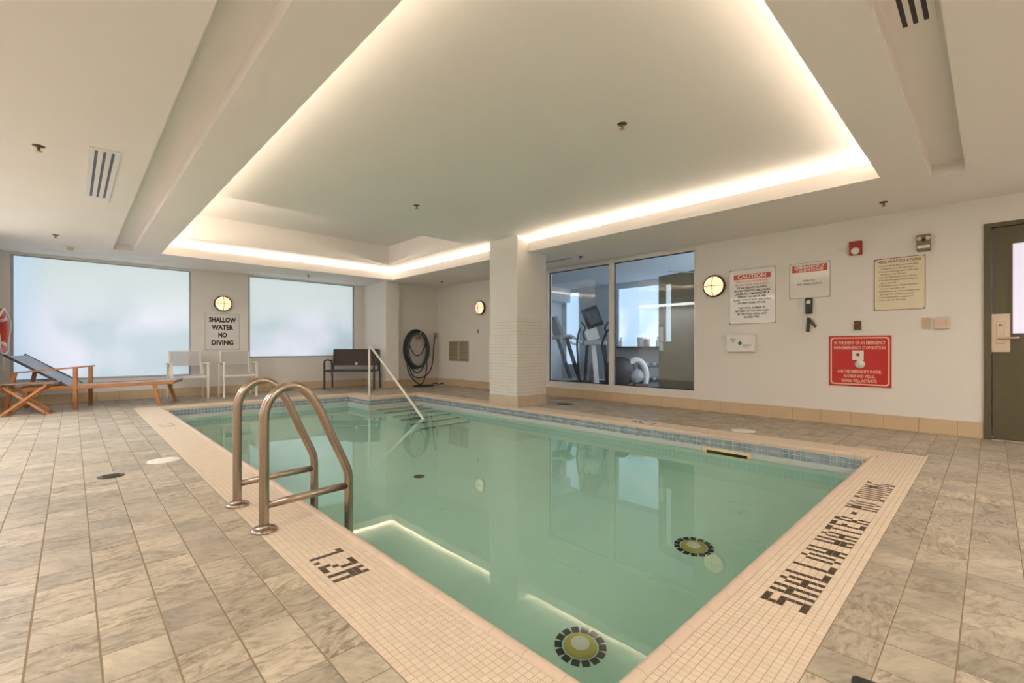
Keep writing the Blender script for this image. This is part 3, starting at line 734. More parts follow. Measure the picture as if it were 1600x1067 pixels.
# white chairs
def make_chair(lab):
    c = thing('sling_chair', lab, 'chair', group='white sling chairs under the windows')
    w_, d_ = .54, .52
    for x in (0, w_):
        br('leg', (x, 0, 0), (x, 0, .64), .035, .03, 'offwhite', c, (0, 1, 0)); br('leg', (x, d_, 0), (x, d_-.04, .64), .03, .025, 'offwhite', c, (0, 1, 0))
        br('armrest', (x, -.02, .65), (x, d_-.02, .64), .045, .022, 'offwhite', c)
    br('seat_rail', (.02, 0, .40), (w_-.02, 0, .40), .03, .035, 'offwhite', c); br('seat_rail', (.02, d_-.03, .40), (w_-.02, d_-.03, .40), .03, .03, 'offwhite', c)
    for x in (.03, w_-.03): br('seat_rail', (x, 0, .40), (x, d_-.03, .40), .025, .03, 'offwhite', c); br('back_post', (x, d_-.05, .40), (x, d_+.03, .86), .025, .022, 'offwhite', c, (0, 1, 0))
    br('top_rail', (.03, d_+.03, .865), (w_-.03, d_+.03, .865), .022, .022, 'offwhite', c)
    sheet('seat_sling', [((.04, y, .418), (w_-.04, y, .418)) for y in (0, .2, d_-.05)], .006, 'sling_white', c)
    bm = bmesh.new(); bar(bm, (w_/2, d_-.02, .59), (w_/2, d_+.028, .85), w_-.08, .006, (0, 1, 0)); obj('back_sling', bm, 'sling_white', c)
    return c
c1 = make_chair('white sling armchair in front of the window edge beside the chaise longue'); c1.location = (1.26, 9.90, 0); c1.rotation_euler = (0, 0, .0)
c2 = copy_tree(c1); c2['label'] = 'white sling armchair against the wall below the SHALLOW WATER sign'; c2.location = (2.04, 9.85, 0); c2.rotation_euler = (0, 0, -.04)
# bench
be = thing('garden_bench', 'dark brown metal bench with mesh back standing across the corner', 'bench', (4.04, 10.22, 0), -YAW)
bw, bd = 1.10, .46
for x in (0, bw):
    br('leg', (x, 0, 0), (x, 0, .60), .035, .035, 'dark', be, (0, 1, 0)); br('leg', (x+(.035 if x == 0 else -.035)*0, bd, 0), (x, bd-.04, .60), .03, .03, 'dark', be, (0, 1, 0))
    tb('armrest', smoothpts([(x, -.01, .60), (x, .02, .635), (x, .2, .65), (x, bd-.04, .62)], 5), .017, 'dark', be, seg=8)
br('seat_frame', (0, 0, .41), (bw, 0, .41), .03, .04, 'dark', be); br('seat_frame', (0, bd-.03, .41), (bw, bd-.03, .41), .03, .03, 'dark', be)
for x in (0, bw): br('seat_frame', (x, 0, .41), (x, bd-.03, .41), .03, .03, 'dark', be)
sheet('seat_mesh', [((.015, y, .432), (bw-.015, y, .432)) for y in (0, bd-.03)], .008, 'espresso', be)
for x in (.03, bw-.03): br('back_post', (x, bd-.04, .40), (x, bd+.03, .88), .03, .03, 'dark', be, (0, 1, 0))
bm = bmesh.new(); bar(bm, (bw/2, bd-.02, .52), (bw/2, bd+.028, .875), bw-.06, .012, (0, 1, 0)); obj('back_mesh', bm, 'espresso', be)
br('top_rail', (.03, bd+.03, .885), (bw-.03, bd+.03, .885), .03, .02, 'dark', be)
lt('maker_plate', [(0, 0), (.032, 0), (.034, .004), (.034, .008)], 'white', be, (.56, bd-.03, .56), 'y', 16, label='small oval white tag')
# life ring on the left wall pier
lr = thing('life_ring', 'red ring buoy with white rope hung on the left wall', 'ring buoy', (-.80, 10.15, 1.17))
lr.rotation_euler = (0, 0, math.radians(-6))
bm = bmesh.new(); tube(bm, [(0, .30*math.cos(a), .30*math.sin(a)) for a in [2*math.pi*k/40 for k in range(40)]], .062, 14, True); obj('ring', bm, 'ringred', lr)
for q in range(4):
    a0 = math.pi/4+q*math.pi/2
    tb('band', [(0, .30*math.cos(a), .30*math.sin(a)) for a in [a0-.12+.06*k for k in range(5)]], .064, 'white', lr, seg=14)
tb('rope', [(.075+.012*math.sin(4*a), .335*math.cos(a), .335*math.sin(a)) for a in [2*math.pi*k/48 for k in range(48)]], .014, 'white', lr, seg=8, closed=True)
tb('rope_tail', smoothpts([(.07, -.02, -.34), (.08, -.04, -.44), (.07, 0, -.52), (.08, .02, -.58)], 4), .012, 'white', lr, seg=8)
br('bracket', (-.07, 0, .30), (.06, 0, .30), .04, .02, 'white', lr)
# hose
ho = thing('vacuum_hose', 'coiled dark pool hose hung on the niche wall with a loop on the floor', 'hose', (6.06, 9.62, .90))
bm = bmesh.new()
def coil(cx, cz, rx, rz, dy, r, ph=0, n=36):
    return [(cx+rx*math.cos(2*math.pi*k/n+ph), dy, cz+rz*math.sin(2*math.pi*k/n+ph)) for k in range(n)]
random.seed(3)
for k in range(7):
    tube(bm, coil(random.uniform(-.012, .012), -.02+random.uniform(-.02, .01), .275+.012*(k % 3), .40+.014*(k % 4), -.04+.022*(k % 4), .019), .019, 8, True)
obj('coil', bm, 'hosegreen', ho)
bm = bmesh.new()
for k in range(4): tube(bm, coil(0, -.01+.0*k, .315+.008*k, .445+.008*k, .0+.028*k, .02), .02, 8, True)
obj('outer_coil', bm, 'hose', ho)
bm = bmesh.new()
def catenary(xl, xr, zt, zb, dy=0.02, n=14): return [(xl+(xr-xl)*k/n, dy, zb+(zt-zb)*abs(2*k/n-1)**2.2) for k in range(n+1)]
tube(bm, catenary(-.24, .24, .15, -.17), .013, 8); tube(bm, catenary(-.27, .27, -.2, -.58), .013, 8)
tube(bm, smoothpts([(-.27, .02, -.25), (-.16, .0, -.62), (0.05, 0, -.71), (.28, .0, -.62), (.42, .02, -.40), (.48, .04, 0), (.52, .06, .24), (.56, .07, .32)], 6), .014, 8)
obj('slack_hose', bm, 'hose', ho)
bm = bmesh.new()
tube(bm, smoothpts([(-.28, .03, -.3), (-.26, .0, -.55), (-.15, -.05, -.74), (.0, -.1, -.86), (.15, -.05, -.74), (.25, 0, -.5), (.27, .03, -.3)], 6), .013, 8)
tube(bm, [(.02+.27*math.cos(a), -.24+.15*math.sin(a), -.883) for a in [2*math.pi*k/32 for k in range(32)]], .017, 8, True)
obj('floor_loop', bm, 'hose', ho)
tb('hook', smoothpts([(0, .13, .38), (0, -.02, .36), (0, -.12, .37), (0, -.13, .43)], 4), .015, 'satin', ho)
lt('hose_coupling', [(.0, -.05), (.03, -.05), (.03, .05), (0, .05)], 'brass', ho, (-.02, -.06, .27), 'x', 14)
tp = thing('wall_tap', 'small brass tap on the niche wall at the end of the hose', 'tap', (6.62, 9.75, 1.235))
tb('spout', smoothpts([(0, 0, .02), (0, -.05, .02), (0, -.09, 0), (0, -.1, -.03)], 4), .012, 'brass', tp, seg=8)
lt('tap_wheel', [(0, -.008), (.03, -.008), (.03, .008), (0, .008)], 'bronze', tp, (0, -.055, .05), 'z', 12)
# little things on the niche floor
sd = thing('sandal', 'navy and white sandal left on the floor in the niche corner', 'sandal', (6.47, 9.50, 0), .5, group='sandals in the niche corner')
bx('sole', (-.12, -.04, 0, .12, .04, .018), 'white', sd, bev=.007)
tb('strap', [(-.02, .045*math.cos(a), .015+.045*math.sin(a)) for a in [math.pi*k/8 for k in range(9)]], .012, 'blue', sd, seg=6)
tb('toe_strap', [(.05, .042*math.cos(a), .013+.035*math.sin(a)) for a in [math.pi*k/8 for k in range(9)]], .012, 'blue', sd, seg=6)
s2 = copy_tree(sd); s2.location = (6.57, 9.36, 0); s2.rotation_euler = (0, 0, 1.2); s2['label'] = 'second navy and white sandal, the one nearer the vent wall'
# black case cut by the lower frame edge
cs = thing('black_case', 'small black case lying on the deck tiles at the lower picture edge', 'case', (1.50, .215, 0), math.radians(8))
bx('body', (-.07, -.06, 0, .07, .045, .03), 'black', cs, bev=.012); tb('zip', [(-.064, -.05, .018), (-.064, .036, .018), (.064, .036, .018), (.064, -.05, .018)], .003, 'ggrey', cs, seg=6)

# ------------------------------------------------------------------ wall lamps
def bulkhead(mtx, lab, cat='wall lamp'):
    o = thing('bulkhead_lamp', lab, cat, mtx=mtx, group='round bulkhead wall lamps')
    lt('housing', [(.0, 0), (.152, 0), (.158, .02), (.158, .045), (.150, .052), (.138, .052)], 'bronze', o, seg=36)
    lt('glass', [(.14, .04), (.135, .062), (.11, .082), (.07, .096), (.03, .102), (0, .103)], 'lampglow', o, seg=32)
    for a in (0, math.pi/2):
        c, s = math.cos(a), math.sin(a)
        tb('guard_bar', [(c*.152*q, s*.152*q, .052+.058*(1-q*q)) for q in [-1+.2*k for k in range(11)]], .0045, 'bronze', o, seg=6)
    return o
bulkhead(RW(2.77, 1.815), 'round wall lamp on the sign wall right of the gym window')
bulkhead(RW(8.02, 1.83), 'round wall lamp behind the tiled column above the vent grilles')
bulkhead(BW(2.195, 1.81), 'round wall lamp above the SHALLOW WATER sign between the windows')
# ------------------------------------------------------------------ signs
def sign(name, mtx, w_, h_, m, lab, cat='sign', frame=None, th=.006, screws=True):
    o = thing(name, lab, cat, mtx=mtx)
    bx('board', (-w_/2, -h_/2, 0, w_/2, h_/2, th), m, o, bev=.001)
    if frame:
        bm = bmesh.new(); q = .006
        for a in ((-w_/2, -h_/2, w_/2, -h_/2+q), (-w_/2, h_/2-q, w_/2, h_/2), (-w_/2, -h_/2+q, -w_/2+q, h_/2-q), (w_/2-q, -h_/2+q, w_/2, h_/2-q)): box(bm, a[0], a[1], th, a[2], a[3], th+.002)
        obj('border', bm, frame, o)
    if screws:
        for sx in (-1, 1):
            for sy in (-1, 1): lt('screw', [(0, .004), (.007, .003), (.008, 0)], 'satin', o, (sx*(w_/2-.014), sy*(h_/2-.014), th), seg=10)
    return o
s1 = sign('warning_sign', BW(2.19, 1.245), .60, .73, 'cyan', 'white sign reading SHALLOW WATER NO DIVING between the back windows', frame='ggrey')
for k, (wd, ww) in enumerate((('SHALLOW', .47), ('WATER', .38), ('NO', .15), ('DIVING', .38))): text(wd, .125, 'ink', s1, 0, .235-k*.152, .0065, ww, .05)
s2_ = sign('warning_sign', RW(2.27, 1.635), .595, .755, 'cyan', 'tall white sign headed CAUTION right of the round lamp', frame='ggrey')
bx('red_band', (-.235, .235, .006, .235, .305, .0075), 'sigred', s2_); text('CAUTION', .075, 'cyan', s2_, 0, .27, .008, .36, .02)
text('THIS POOL IS UNSUPERVISED.', .036, 'sigred', s2_, 0, .205, .0065, .42, .01); text('BATHERS UNDER TWELVE YEARS', .036, 'sigred', s2_, 0, .160, .0065, .42, .01)
for k, (tx, ww) in enumerate((('OF AGE ARE NOT ALLOWED', .38), ('WITHIN THE POOL ENCLOSURE', .46), ('UNLESS ACCOMPANIED BY A', .44), ('PARENT OR HIS OR HER', .36), ('AGENT WHO IS NOT LESS THAN', .48), ('SIXTEEN YEARS OF AGE.', .36), ('', 0), ('THE TOTAL NUMBER OF', .35), ('BATHERS ON THE DECK AND', .42), ('IN THE POOL SHALL NOT', .37), ('EXCEED TEN.', .20))):
    if tx: text(tx, .036, 'ink', s2_, 0, .118-k*.0415+(.012 if k > 6 else 0), .0065, ww, .03)
s3 = sign('notice_sign', RW(1.59, 1.78), .445, .45, 'cyan', 'white sign headed EMERGENCY TELEPHONE above the black handset', frame='ggrey')
bx('red_band', (-.19, .105, .006, .19, .195, .0075), 'sigred', s3); text('EMERGENCY', .05, 'cyan', s3, 0, .170, .008, .33, .02); text('TELEPHONE', .05, 'cyan', s3, 0, .128, .008, .30, .02)
text('DIAL 911', .028, 'ink', s3, 0, -.005, .0065, .12, .01); text('POOL ADDRESS LOCATED AT', .03, 'ink', s3, 0, -.048, .0065, .26, .015)
s4 = sign('notice_sign', RW(.72, 1.65), .445, .59, 'paper', 'cream sign headed HEALTH REGULATIONS under the strobe alarm', frame='inkb')
text('HEALTH REGULATIONS', .042, 'inkb', s4, 0, .255, .0065, .38, .015)
for k, (tx, ww) in enumerate((('1. No person infected with a communicable disease', .34), ('   or having open sores shall enter the pool.', .30), ('2. No person shall bring a glass container onto', .34), ('   the deck or into the pool.', .22), ('3. No person shall pollute the water in the pool.', .33), ('4. No person shall engage in boisterous play in or', .34), ('   about the pool.', .14), ('5. The maximum number of bathers permitted in', .34), ('   the pool at any time is ten.', .22), ('6. All persons must take a shower using warm water', .36), ('   and soap before entering the pool deck.', .30), ('Location of telephone for emergency use:', .30), ('On the wall beside this notice.', .24))):
    t_ = text(tx, .025, 'inkb', s4, -.18, .212-k*.0325, .0065, ww, .008, 'LEFT')
    for v in t_.data.vertices: pass
s5 = sign('emergency_sign', RW(1.083, .77), .598, .60, 'red', 'red emergency stop button sign below the small stop button', th=.008, screws=False)
bm = bmesh.new(); rr = .035; q = .012
def rrect(hw, hh, r, n=5):
    out = []
    for cx, cy, a0 in ((hw-r, hh-r, 0), (-hw+r, hh-r, 90), (-hw+r, -hh+r, 180), (hw-r, -hh+r, 270)):
        for k in range(n+1):
            a = math.radians(a0+90*k/n); out.append((cx+r*math.cos(a), cy+r*math.sin(a)))
    return out
A, B = rrect(.282, .282, .035), rrect(.267, .267, .025); n = len(A)
va = [bm.verts.new((x, y, .0095)) for x, y in A]; vb = [bm.verts.new((x, y, .0095)) for x, y in B]
for k in range(n): bm.faces.new((va[k], va[(k+1) % n], vb[(k+1) % n], vb[k]))
M['pink'] = mat('pale_red_print', (.85, .55, .42, 1), .5)
obj('border_line', bm, 'pink', s5)
for tx, y, ww in (('IN THE EVENT OF AN EMERGENCY', .215, .49), ('PUSH EMERGENCY STOP BUTTON', .155, .49), ('AND USE EMERGENCY PHONE.', -.125, .42), ('AUDIBLE AND VISUAL', -.18, .30), ('SIGNAL WILL ACTIVATE.', -.235, .34)): text(tx, .050, 'pink', s5, 0, y, .0085, ww, .03)
bx('pictogram', (-.065, .015, .008, .045, .125, .0095), 'white', s5); lt('pictogram_hand', [(0, .0015), (.05, .0015), (.05, 0)], 'white', s5, (.01, -.035, .009), seg=20); lt('pictogram_button', [(0, .002), (.018, .002), (.018, 0)], 'redplastic', s5, (-.01, .075, .0095), seg=14)
br('pictogram_finger', (.0, -.01, .0105), (-.008, .06, .0105), .022, .002, 'white', s5)
# devices on the right wall
o = thing('first_aid_box', 'white first aid box with a green cross under the CAUTION sign', 'box', mtx=RW(2.40, .99))
bx('body', (-.185, -.12, 0, .185, .12, .07), 'white', o, bev=.012); bx('cross', (-.028, -.009, .07, .028, .009, .0715), 'green', o); bx('cross', (-.009, -.028, .07, .009, .028, .0715), 'green', o)
text('FIRST', .03, 'ink', o, -.09, .05, .0705, .07); text('AID', .03, 'ink', o, -.09, .025, .0705, .05); text('PREMIERS', .024, 'ink', o, .09, -.028, .0705, .12); text('SOINS', .024, 'ink', o, .075, -.052, .0705, .07)
o = thing('wall_phone', 'black emergency phone handset hung under the EMERGENCY TELEPHONE sign', 'phone', mtx=RW(1.59, 1.455))
bx('body', (-.038, -.10, 0, .038, .10, .05), 'black', o, bev=.012); lt('dial', [(0, .012), (.02, .011), (.026, 0)], 'white', o, (0, .045, .05), seg=16)
br('cord', (0, -.10, .02), (0, -.16, .02), .008, .008, 'white', o); br('handset', (0, -.15, .03), (-.012, -.33, .03), .032, .035, 'black', o, (0, 0, 1)); br('strap', (.01, -.18, .025), (.075, -.27, .025), .028, .012, mat('olive_strap', (.10, .08, .04, 1), .6), o, (0, 0, 1))
o = thing('fire_alarm', 'square red fire alarm with a white lens high on the right wall', 'alarm', mtx=RW(1.113, 2.105))
bx('body', (-.062, -.082, 0, .062, .082, .045), 'redplastic', o, bev=.008); lt('lens', [(0, .02), (.025, .017), (.04, .006), (.042, 0)], 'white', o, (0, -.035, .045), seg=18)
o = thing('emergency_light', 'small metal strobe unit with two lamps above the cream sign', 'light', mtx=RW(.51, 2.07))
bx('body', (-.058, -.09, 0, .058, .09, .05), mat('grey_brown_metal', (.22, .20, .14, 1), .4, .5), o, bev=.008); bx('white_panel', (-.05, -.06, .05, .05, -.03, .055), 'white', o)
for x in (-.034, .034): lt('lamp_head', [(0, .025), (.02, .02), (.022, 0)], mat('clear_head', (.8, .6, .45, 1), .25), o, (x, .045, .05), seg=14)
lt('sensor', [(0, .01), (.018, .008), (.02, 0)], 'bronze', o, (0, .03, .05), seg=14)
o = thing('stop_button', 'small red stop button above the red emergency sign', 'button', mtx=RW(1.097, 1.192))
bx('plate', (-.033, -.052, 0, .033, .052, .03), mat('dark_plate', (.08, .07, .05, 1), .5), o, bev=.004); lt('knob', [(0, .028), (.018, .025), (.022, .015), (.022, 0)], 'redplastic', o, (0, .012, .03), seg=16)
o = thing('light_switch', 'narrow tan switch plate between the cream sign and the door', 'switch', mtx=RW(.493, 1.194))
bx('plate', (-.036, -.06, 0, .036, .06, .008), 'tan', o, bev=.002); bx('toggle', (-.006, -.014, .008, .006, .014, .02), 'tan', o)
o = thing('switch_box', 'wide metal switch box next to the door frame', 'switch', mtx=RW(.363, 1.19))
bx('plate', (-.06, -.06, 0, .06, .06, .03), 'satin', o, bev=.004)
for x in (-.025, .025): bx('toggle', (x-.014, -.035, .03, x+.014, .035, .038), 'tan', o, bev=.002)
o = thing('wall_outlet', 'tiny grey outlet on the wall under the far lamp', 'outlet', mtx=RW(8.13, 1.30)); bx('plate', (-.03, -.045, 0, .03, .045, .008), 'ggrey', o, bev=.002)
lt('socket', [(0, .003), (.012, .002), (.013, 0)], 'gblack', o, (0, 0, .008), seg=12)
vg = thing('wall_vent', 'left of the two tan louvred vent grilles low on the niche wall', 'vent', mtx=RW(9.06, .845), group='vent grilles on the niche wall')
bm = bmesh.new()
for a in ((-.185, -.245, .185, -.225), (-.185, .225, .185, .245), (-.185, -.225, -.165, .225), (.165, -.225, .185, .225)): box(bm, a[0], a[1], 0, a[2], a[3], .014)
obj('frame', bm, 'grille', vg); bx('backing', (-.165, -.225, 0, .165, .225, .003), 'inkb', vg)
for k in range(16):
    mt = Matrix.Translation((0, -.21+k*.028, .008)) @ Matrix.Rotation(.5, 4, 'X'); bx('louvre', (-.165, -.012, -.001, .165, .012, .001), 'grille', vg, mtx=mt)
v2 = copy_tree(vg); v2.matrix_world = RW(8.66, .845); v2['label'] = 'right of the two tan louvred vent grilles, nearer the column'

# ------------------------------------------------------------------ ceiling fittings
def slot_vent(x0, y0, x1, y1, z, along, n, lab, pm, sm, flush=.006):
    o = thing('ceiling_vent', lab, 'vent', ((x0+x1)/2, (y0+y1)/2, z))
    hx, hy = (x1-x0)/2, (y1-y0)/2
    hs = []; 
    for k in range(n):
        c = -1+2*(k+.5)/n
        if along == 'y': hs.append((c*hx*.80-hx*.10, -hy*.93, c*hx*.80+hx*.10, hy*.93))
        else: hs.append((-hx*.93, c*hy*.80-hy*.13, hx*.93, c*hy*.80+hy*.13))
    bm = bmesh.new()
    for r in rects_minus((-hx, -hy, hx, hy), hs): box(bm, r[0], r[1], -flush, r[2], r[3], 0)
    obj('frame', bm, pm, o)
    for h_ in hs: bx('slot', (h_[0], h_[1], -.003, h_[2], h_[3], -.0005), sm, o)
slot_vent(.095, 4.70, .28, 6.28, ZL, 'y', 3, 'white three-slot air diffuser on the low ceiling at the left', 'white', 'vslot')
slot_vent(2.2, .185, 3.07, .335, ZL+.10, 'x', 3, 'black three-slot air diffuser in the near ceiling channel', 'ceil', 'black')
slot_vent(-.4, 10.15, 1.3, 10.22, ZL, 'x', 1, 'long thin slot diffuser over the left back window', 'white', 'ggrey', .004)
slot_vent(2.4, 10.15, 4.2, 10.22, ZL, 'x', 1, 'long thin slot diffuser over the bench side window', 'white', 'ggrey', .004)
slot_vent(6.10, 4.95, 6.16, 6.9, ZL, 'y', 1, 'dark slot diffuser in the ceiling beside the column', 'ggrey', 'gblack', .004)
def sprinkler(x, y, z, lab):
    o = thing('sprinkler_head', lab, 'sprinkler', (x, y, z), group='brass ceiling sprinklers')
    lt('escutcheon', [(0, -.006), (.034, -.005), (.038, 0)], 'bronze', o, seg=18)
    lt('head', [(.008, -.004), (.008, -.03), (.012, -.032), (.012, -.036), (0, -.036)], 'brass', o, seg=10); lt('deflector', [(0, -.042), (.022, -.042), (.022, -.039), (0, -.039)], 'brass', o, seg=12)
for x, y, z, lab in ((-.18, 4.97, ZL, 'sprinkler beside the white three-slot diffuser'), (-.156, 8.74, ZL, 'sprinkler on the low ceiling near the left window'), (3.6, 9.95, ZL, 'sprinkler before the window near the bench'),
                (6.16, 8.77, ZL, 'sprinkler over the hose niche'), (6.14, 4.75, ZL, 'sprinkler in front of the gym window'), (6.13, .78, ZL, 'sprinkler above the fire alarm side of the room'),
                (3.096, 1.99, ZU, 'sprinkler in the middle of the lit ceiling, the nearer one'), (3.05, 4.87, ZU, 'sprinkler in the lit ceiling, the farther one near the raised tray')): sprinkler(x, y, z, lab)
o = thing('smoke_detector', 'white smoke detector on the ceiling before the left window', 'detector', (-.01, 9.58, ZL))
lt('base', [(0, -.012), (.09, -.012), (.10, 0)], 'white', o); lt('sensor', [(0, -.06), (.035, -.058), (.04, -.012)], mat('detector_cap', (.6, .58, .42, 1), .5), o, seg=18)
# visible tubes in the cove trough and added unseen fill lights brightening the room
for nm, a, b in (('near', (OX0, OY0-.2, ZL+.035), (OX1, OY0-.2, ZL+.035)), ('back', (OX0, OY1+.2, ZL+.035), (OX1, OY1+.2, ZL+.035)), ('left', (OX0-.2, OY0, ZL+.035), (OX0-.2, OY1, ZL+.035)), ('right', (OX1+.2, OY0, ZL+.035), (OX1+.2, OY1, ZL+.035))):
    tb('light_strip', [a, b], .012, 'cove', ceiling, seg=8)
def fill_panel(x, y, lab, lx=.6, ly=1.2, m='panel'):  # invented fixture outside the view, only there for fill light
    o = thing('ceiling_light', lab, 'light', (x, y, ZL))
    bm = bmesh.new()
    for r in rects_minus((-lx/2-.03, -ly/2-.03, lx/2+.03, ly/2+.03), [(-lx/2, -ly/2, lx/2, ly/2)]): box(bm, r[0], r[1], -.04, r[2], r[3], 0)
    obj('frame', bm, 'white', o); bx('diffuser', (-lx/2, -ly/2, -.03, lx/2, ly/2, -.02), m, o)
fill_panel(-1.5, 1.5, 'flat ceiling light left of the viewpoint'); fill_panel(-1.5, 5.0, 'flat ceiling light over the far left deck'); fill_panel(.2, -1.6, 'flat ceiling light behind the viewpoint', 1.2, .6); fill_panel(3.2, -1.6, 'flat ceiling light over the near deck', 1.2, .6, 'panel'); fill_panel(5.6, -1.8, 'flat ceiling light near the door', 1.2, .6, 'panel_dim'); fill_panel(-1.5, 7.7, 'flat cool ceiling light beside the left window pier', 1.0, 2.3, 'panel_cool')

# ------------------------------------------------------------------ gym behind the glass
gx0, gx1, gy0, gy1 = 6.87, 9.4, 1.2, 8.7
struct('wall_gym_back', 'gwall', (gx1, gy0, 0, gx1+.1, 4.3, ZL), (gx1, 4.3, 0, gx1+.1, 6.17, .95), (gx1, 4.3, 2.32, gx1+.1, 6.17, ZL), (gx1, 6.17, 0, gx1+.1, 7.30, ZL), (gx1, 7.30, 0, gx1+.1, 7.75, .5), (gx1, 7.30, 2.35, gx1+.1, 7.75, ZL), (gx1, 7.75, 0, gx1+.1, gy1, ZL))
struct('wall_gym_side', 'gwall', (gx0, gy1, 0, gx1+.1, gy1+.1, ZL), (gx0, gy0-.1, 0, gx1+.1, gy0, ZL))
struct('floor_gym', 'gfloor', (gx0, gy0-.1, -.1, gx1+.1, gy1+.1, 0)); struct('ceiling_gym', mat('gym_ceiling', (.72, .78, .84, 1), .8), (gx0, gy0-.1, ZL, gx1+.1, gy1+.1, ZL+.05))
struct('trim_2', 'gwall', (8.3, 7.9, 0, gx1, gy1, 2.1), (8.0, 7.6, 2.1, gx1, gy1, ZL))
wf = struct('window_4', 'gwhite', (gx1-.01, 4.3, .95, gx1+.06, 4.34, 2.32), (gx1-.01, 6.13, .95, gx1+.06, 6.17, 2.32)); bx('bright_pane', (gx1+.03, 4.34, .95, gx1+.04, 6.13, 2.32), 'daylite', wf)
wf = struct('window_5', 'gwhite', (gx1-.01, 7.30, .5, gx1+.06, 7.33, 2.35)); bx('bright_pane', (gx1+.03, 7.33, .5, gx1+.04, 7.75, 2.35), 'daylite', wf)
o = bx('counter_ledge', (gx1-.32, 4.0, .91, gx1-.002, 6.2, .955), 'counter', bev=.004); tag(o, 'dark window ledge along the gym window behind the glass', 'counter')
for y, wd, hh, m, nm, lab in ((5.28, .09, .16, 'tan', 'carton', 'small tan carton on the gym window ledge'), (5.42, .15, .20, 'gwhite', 'paper_box', 'pale box on the gym window ledge beside the tan carton')):
    o = thing(nm, lab, 'box', (gx1-.2, y, .956)); bx('body', (-.05, -wd/2, 0, .05, wd/2, hh), m, o, bev=.004); bx('lid', (-.053, -wd/2-.003, hh-.03, .053, wd/2+.003, hh+.004), m, o)
for y, lab in ((5.02, 'pump bottle on the gym ledge nearest the open door'), (5.95, 'white bottle on the gym ledge at the mullion')):
    o = thing('pump_bottle', lab, 'bottle', (gx1-.2, y, .956)); lt('body', [(0, 0), (.035, 0), (.037, .01), (.037, .12), (.015, .15), (.012, .17)], 'gwhite', o, seg=16); lt('pump', [(.012, .17), (.012, .20), (.02, .205), (0, .21)], 'gblack', o, seg=10)
# open gym door
gd = thing('gym_door', 'olive door with a narrow window standing open inside the gym', 'door', (7.17, 3.88, 0), math.atan2(3.0-3.88, 6.93-7.17))
L_ = .90
bm = bmesh.new()
for r in rects_minus((0, .01, L_, 2.13), [(.15, 1.03, .27, 1.97)]): box(bm, r[0], -.022, r[1], r[2], .022, r[3])
obj('leaf', bm, mat('gym_door_paint', (.20, .19, .14, 1), .45), gd); bx('narrow_pane', (.15, -.004, 1.03, .27, .004, 1.97), mat('narrow_glass', (.5, .6, .65, 1), .3, emit=(.55, .72, .85, 1), estr=.55), gd)
for s in (-1, 1):
    bx('lock_plate', (.02, s*.023-.004, .88, .10, s*.023+.004, 1.27), 'gwhite', gd, bev=.002); br('lever', (.06, s*.06, 1.03), (.19, s*.06, 1.03), .016, .016, 'satin', gd); br('lever_stem', (.06, s*.02, 1.03), (.06, s*.06, 1.03), .014, .014, 'satin', gd)
br('closer_arm', (.75, -.05, 2.09), (.35, -.16, 2.15), .03, .02, 'gwhite', gd)
# cross trainer right behind the mullion
def pt(px, d):   # helper for equipment layout: metres in the gym from bearing and distance
    u = (px-800)/FPX; return Vector((d*(F[0]+u*F[1]), d*(F[1]-u*F[0]), 0))
def machine(nm, lab, cat, at, rz): return thing(nm, lab, cat, at, rz)
a = pt(928, 9.5)
ct = machine('cross_trainer', 'dark cross trainer with tall console behind the left gym pane', 'exercise machine', a, -YAW)
# local x to the viewer's right, y away
br('post', (.07, .0, .05), (.0, .12, 1.05), .10, .05, 'gwhite', ct, (0, 1, 0))
br('frame_upright', (-.18, .1, .08), (-.13, .05, 1.02), .06, .06, 'gblack', ct, (0, 1, 0)); br('frame_upright', (.30, .1, .08), (.22, .05, 1.02), .06, .06, 'gblack', ct, (0, 1, 0))
bx('shelf', (-.22, -.08, .98, .26, .16, 1.08), 'ggrey', ct, bev=.02)
bm = bmesh.new(); bar(bm, (-.0, .06, 1.08), (-.10, .10, 1.42), .26, .08, (0, 1, 0)); obj('console_neck', bm, 'gwhite', ct)
bm = bmesh.new(); bar(bm, (.05, .04, 1.36), (-.09, .14, 1.76), .34, .06, (.0, 1, 0)); co = obj('console', bm, 'gblack', ct)
bm = bmesh.new(); bar(bm, (.03, .005, 1.43), (-.06, .085, 1.70), .25, .012, (0, 1, 0)); obj('screen', bm, 'screen', co)
for s in (-1, 1):
    tb('handle', smoothpts([(s*.16, 0, 1.05), (s*.24, -.1, 1.2), (s*.20, -.15, 1.33), (s*.28, -.12, 1.45)], 5), .02, 'gblack', ct, seg=8)
    tb('swing_arm', smoothpts([(s*.30, 0, .25), (s*.34, -.05, .7), (s*.36, -.1, 1.05), (s*.33, -.25, 1.30)], 5), .022, 'gblack', ct, seg=8)
    bx('pedal', (s*.18-.07, -.5, .22, s*.18+.07, -.2, .27), 'gblack', ct, bev=.01); bx('foot_bar', (s*.18-.02, -.55, .12, s*.18+.02, .2, .17), 'gwhite', ct, bev=.006)
lt('flywheel', [(0, -.06), (.26, -.06), (.28, -.03), (.28, .03), (.26, .06), (0, .06)], 'ggrey', ct, (.05, .35, .33), 'x', 24)
bx('base', (-.3, -.6, 0, .34, .45, .08), 'gblack', ct, bev=.02)
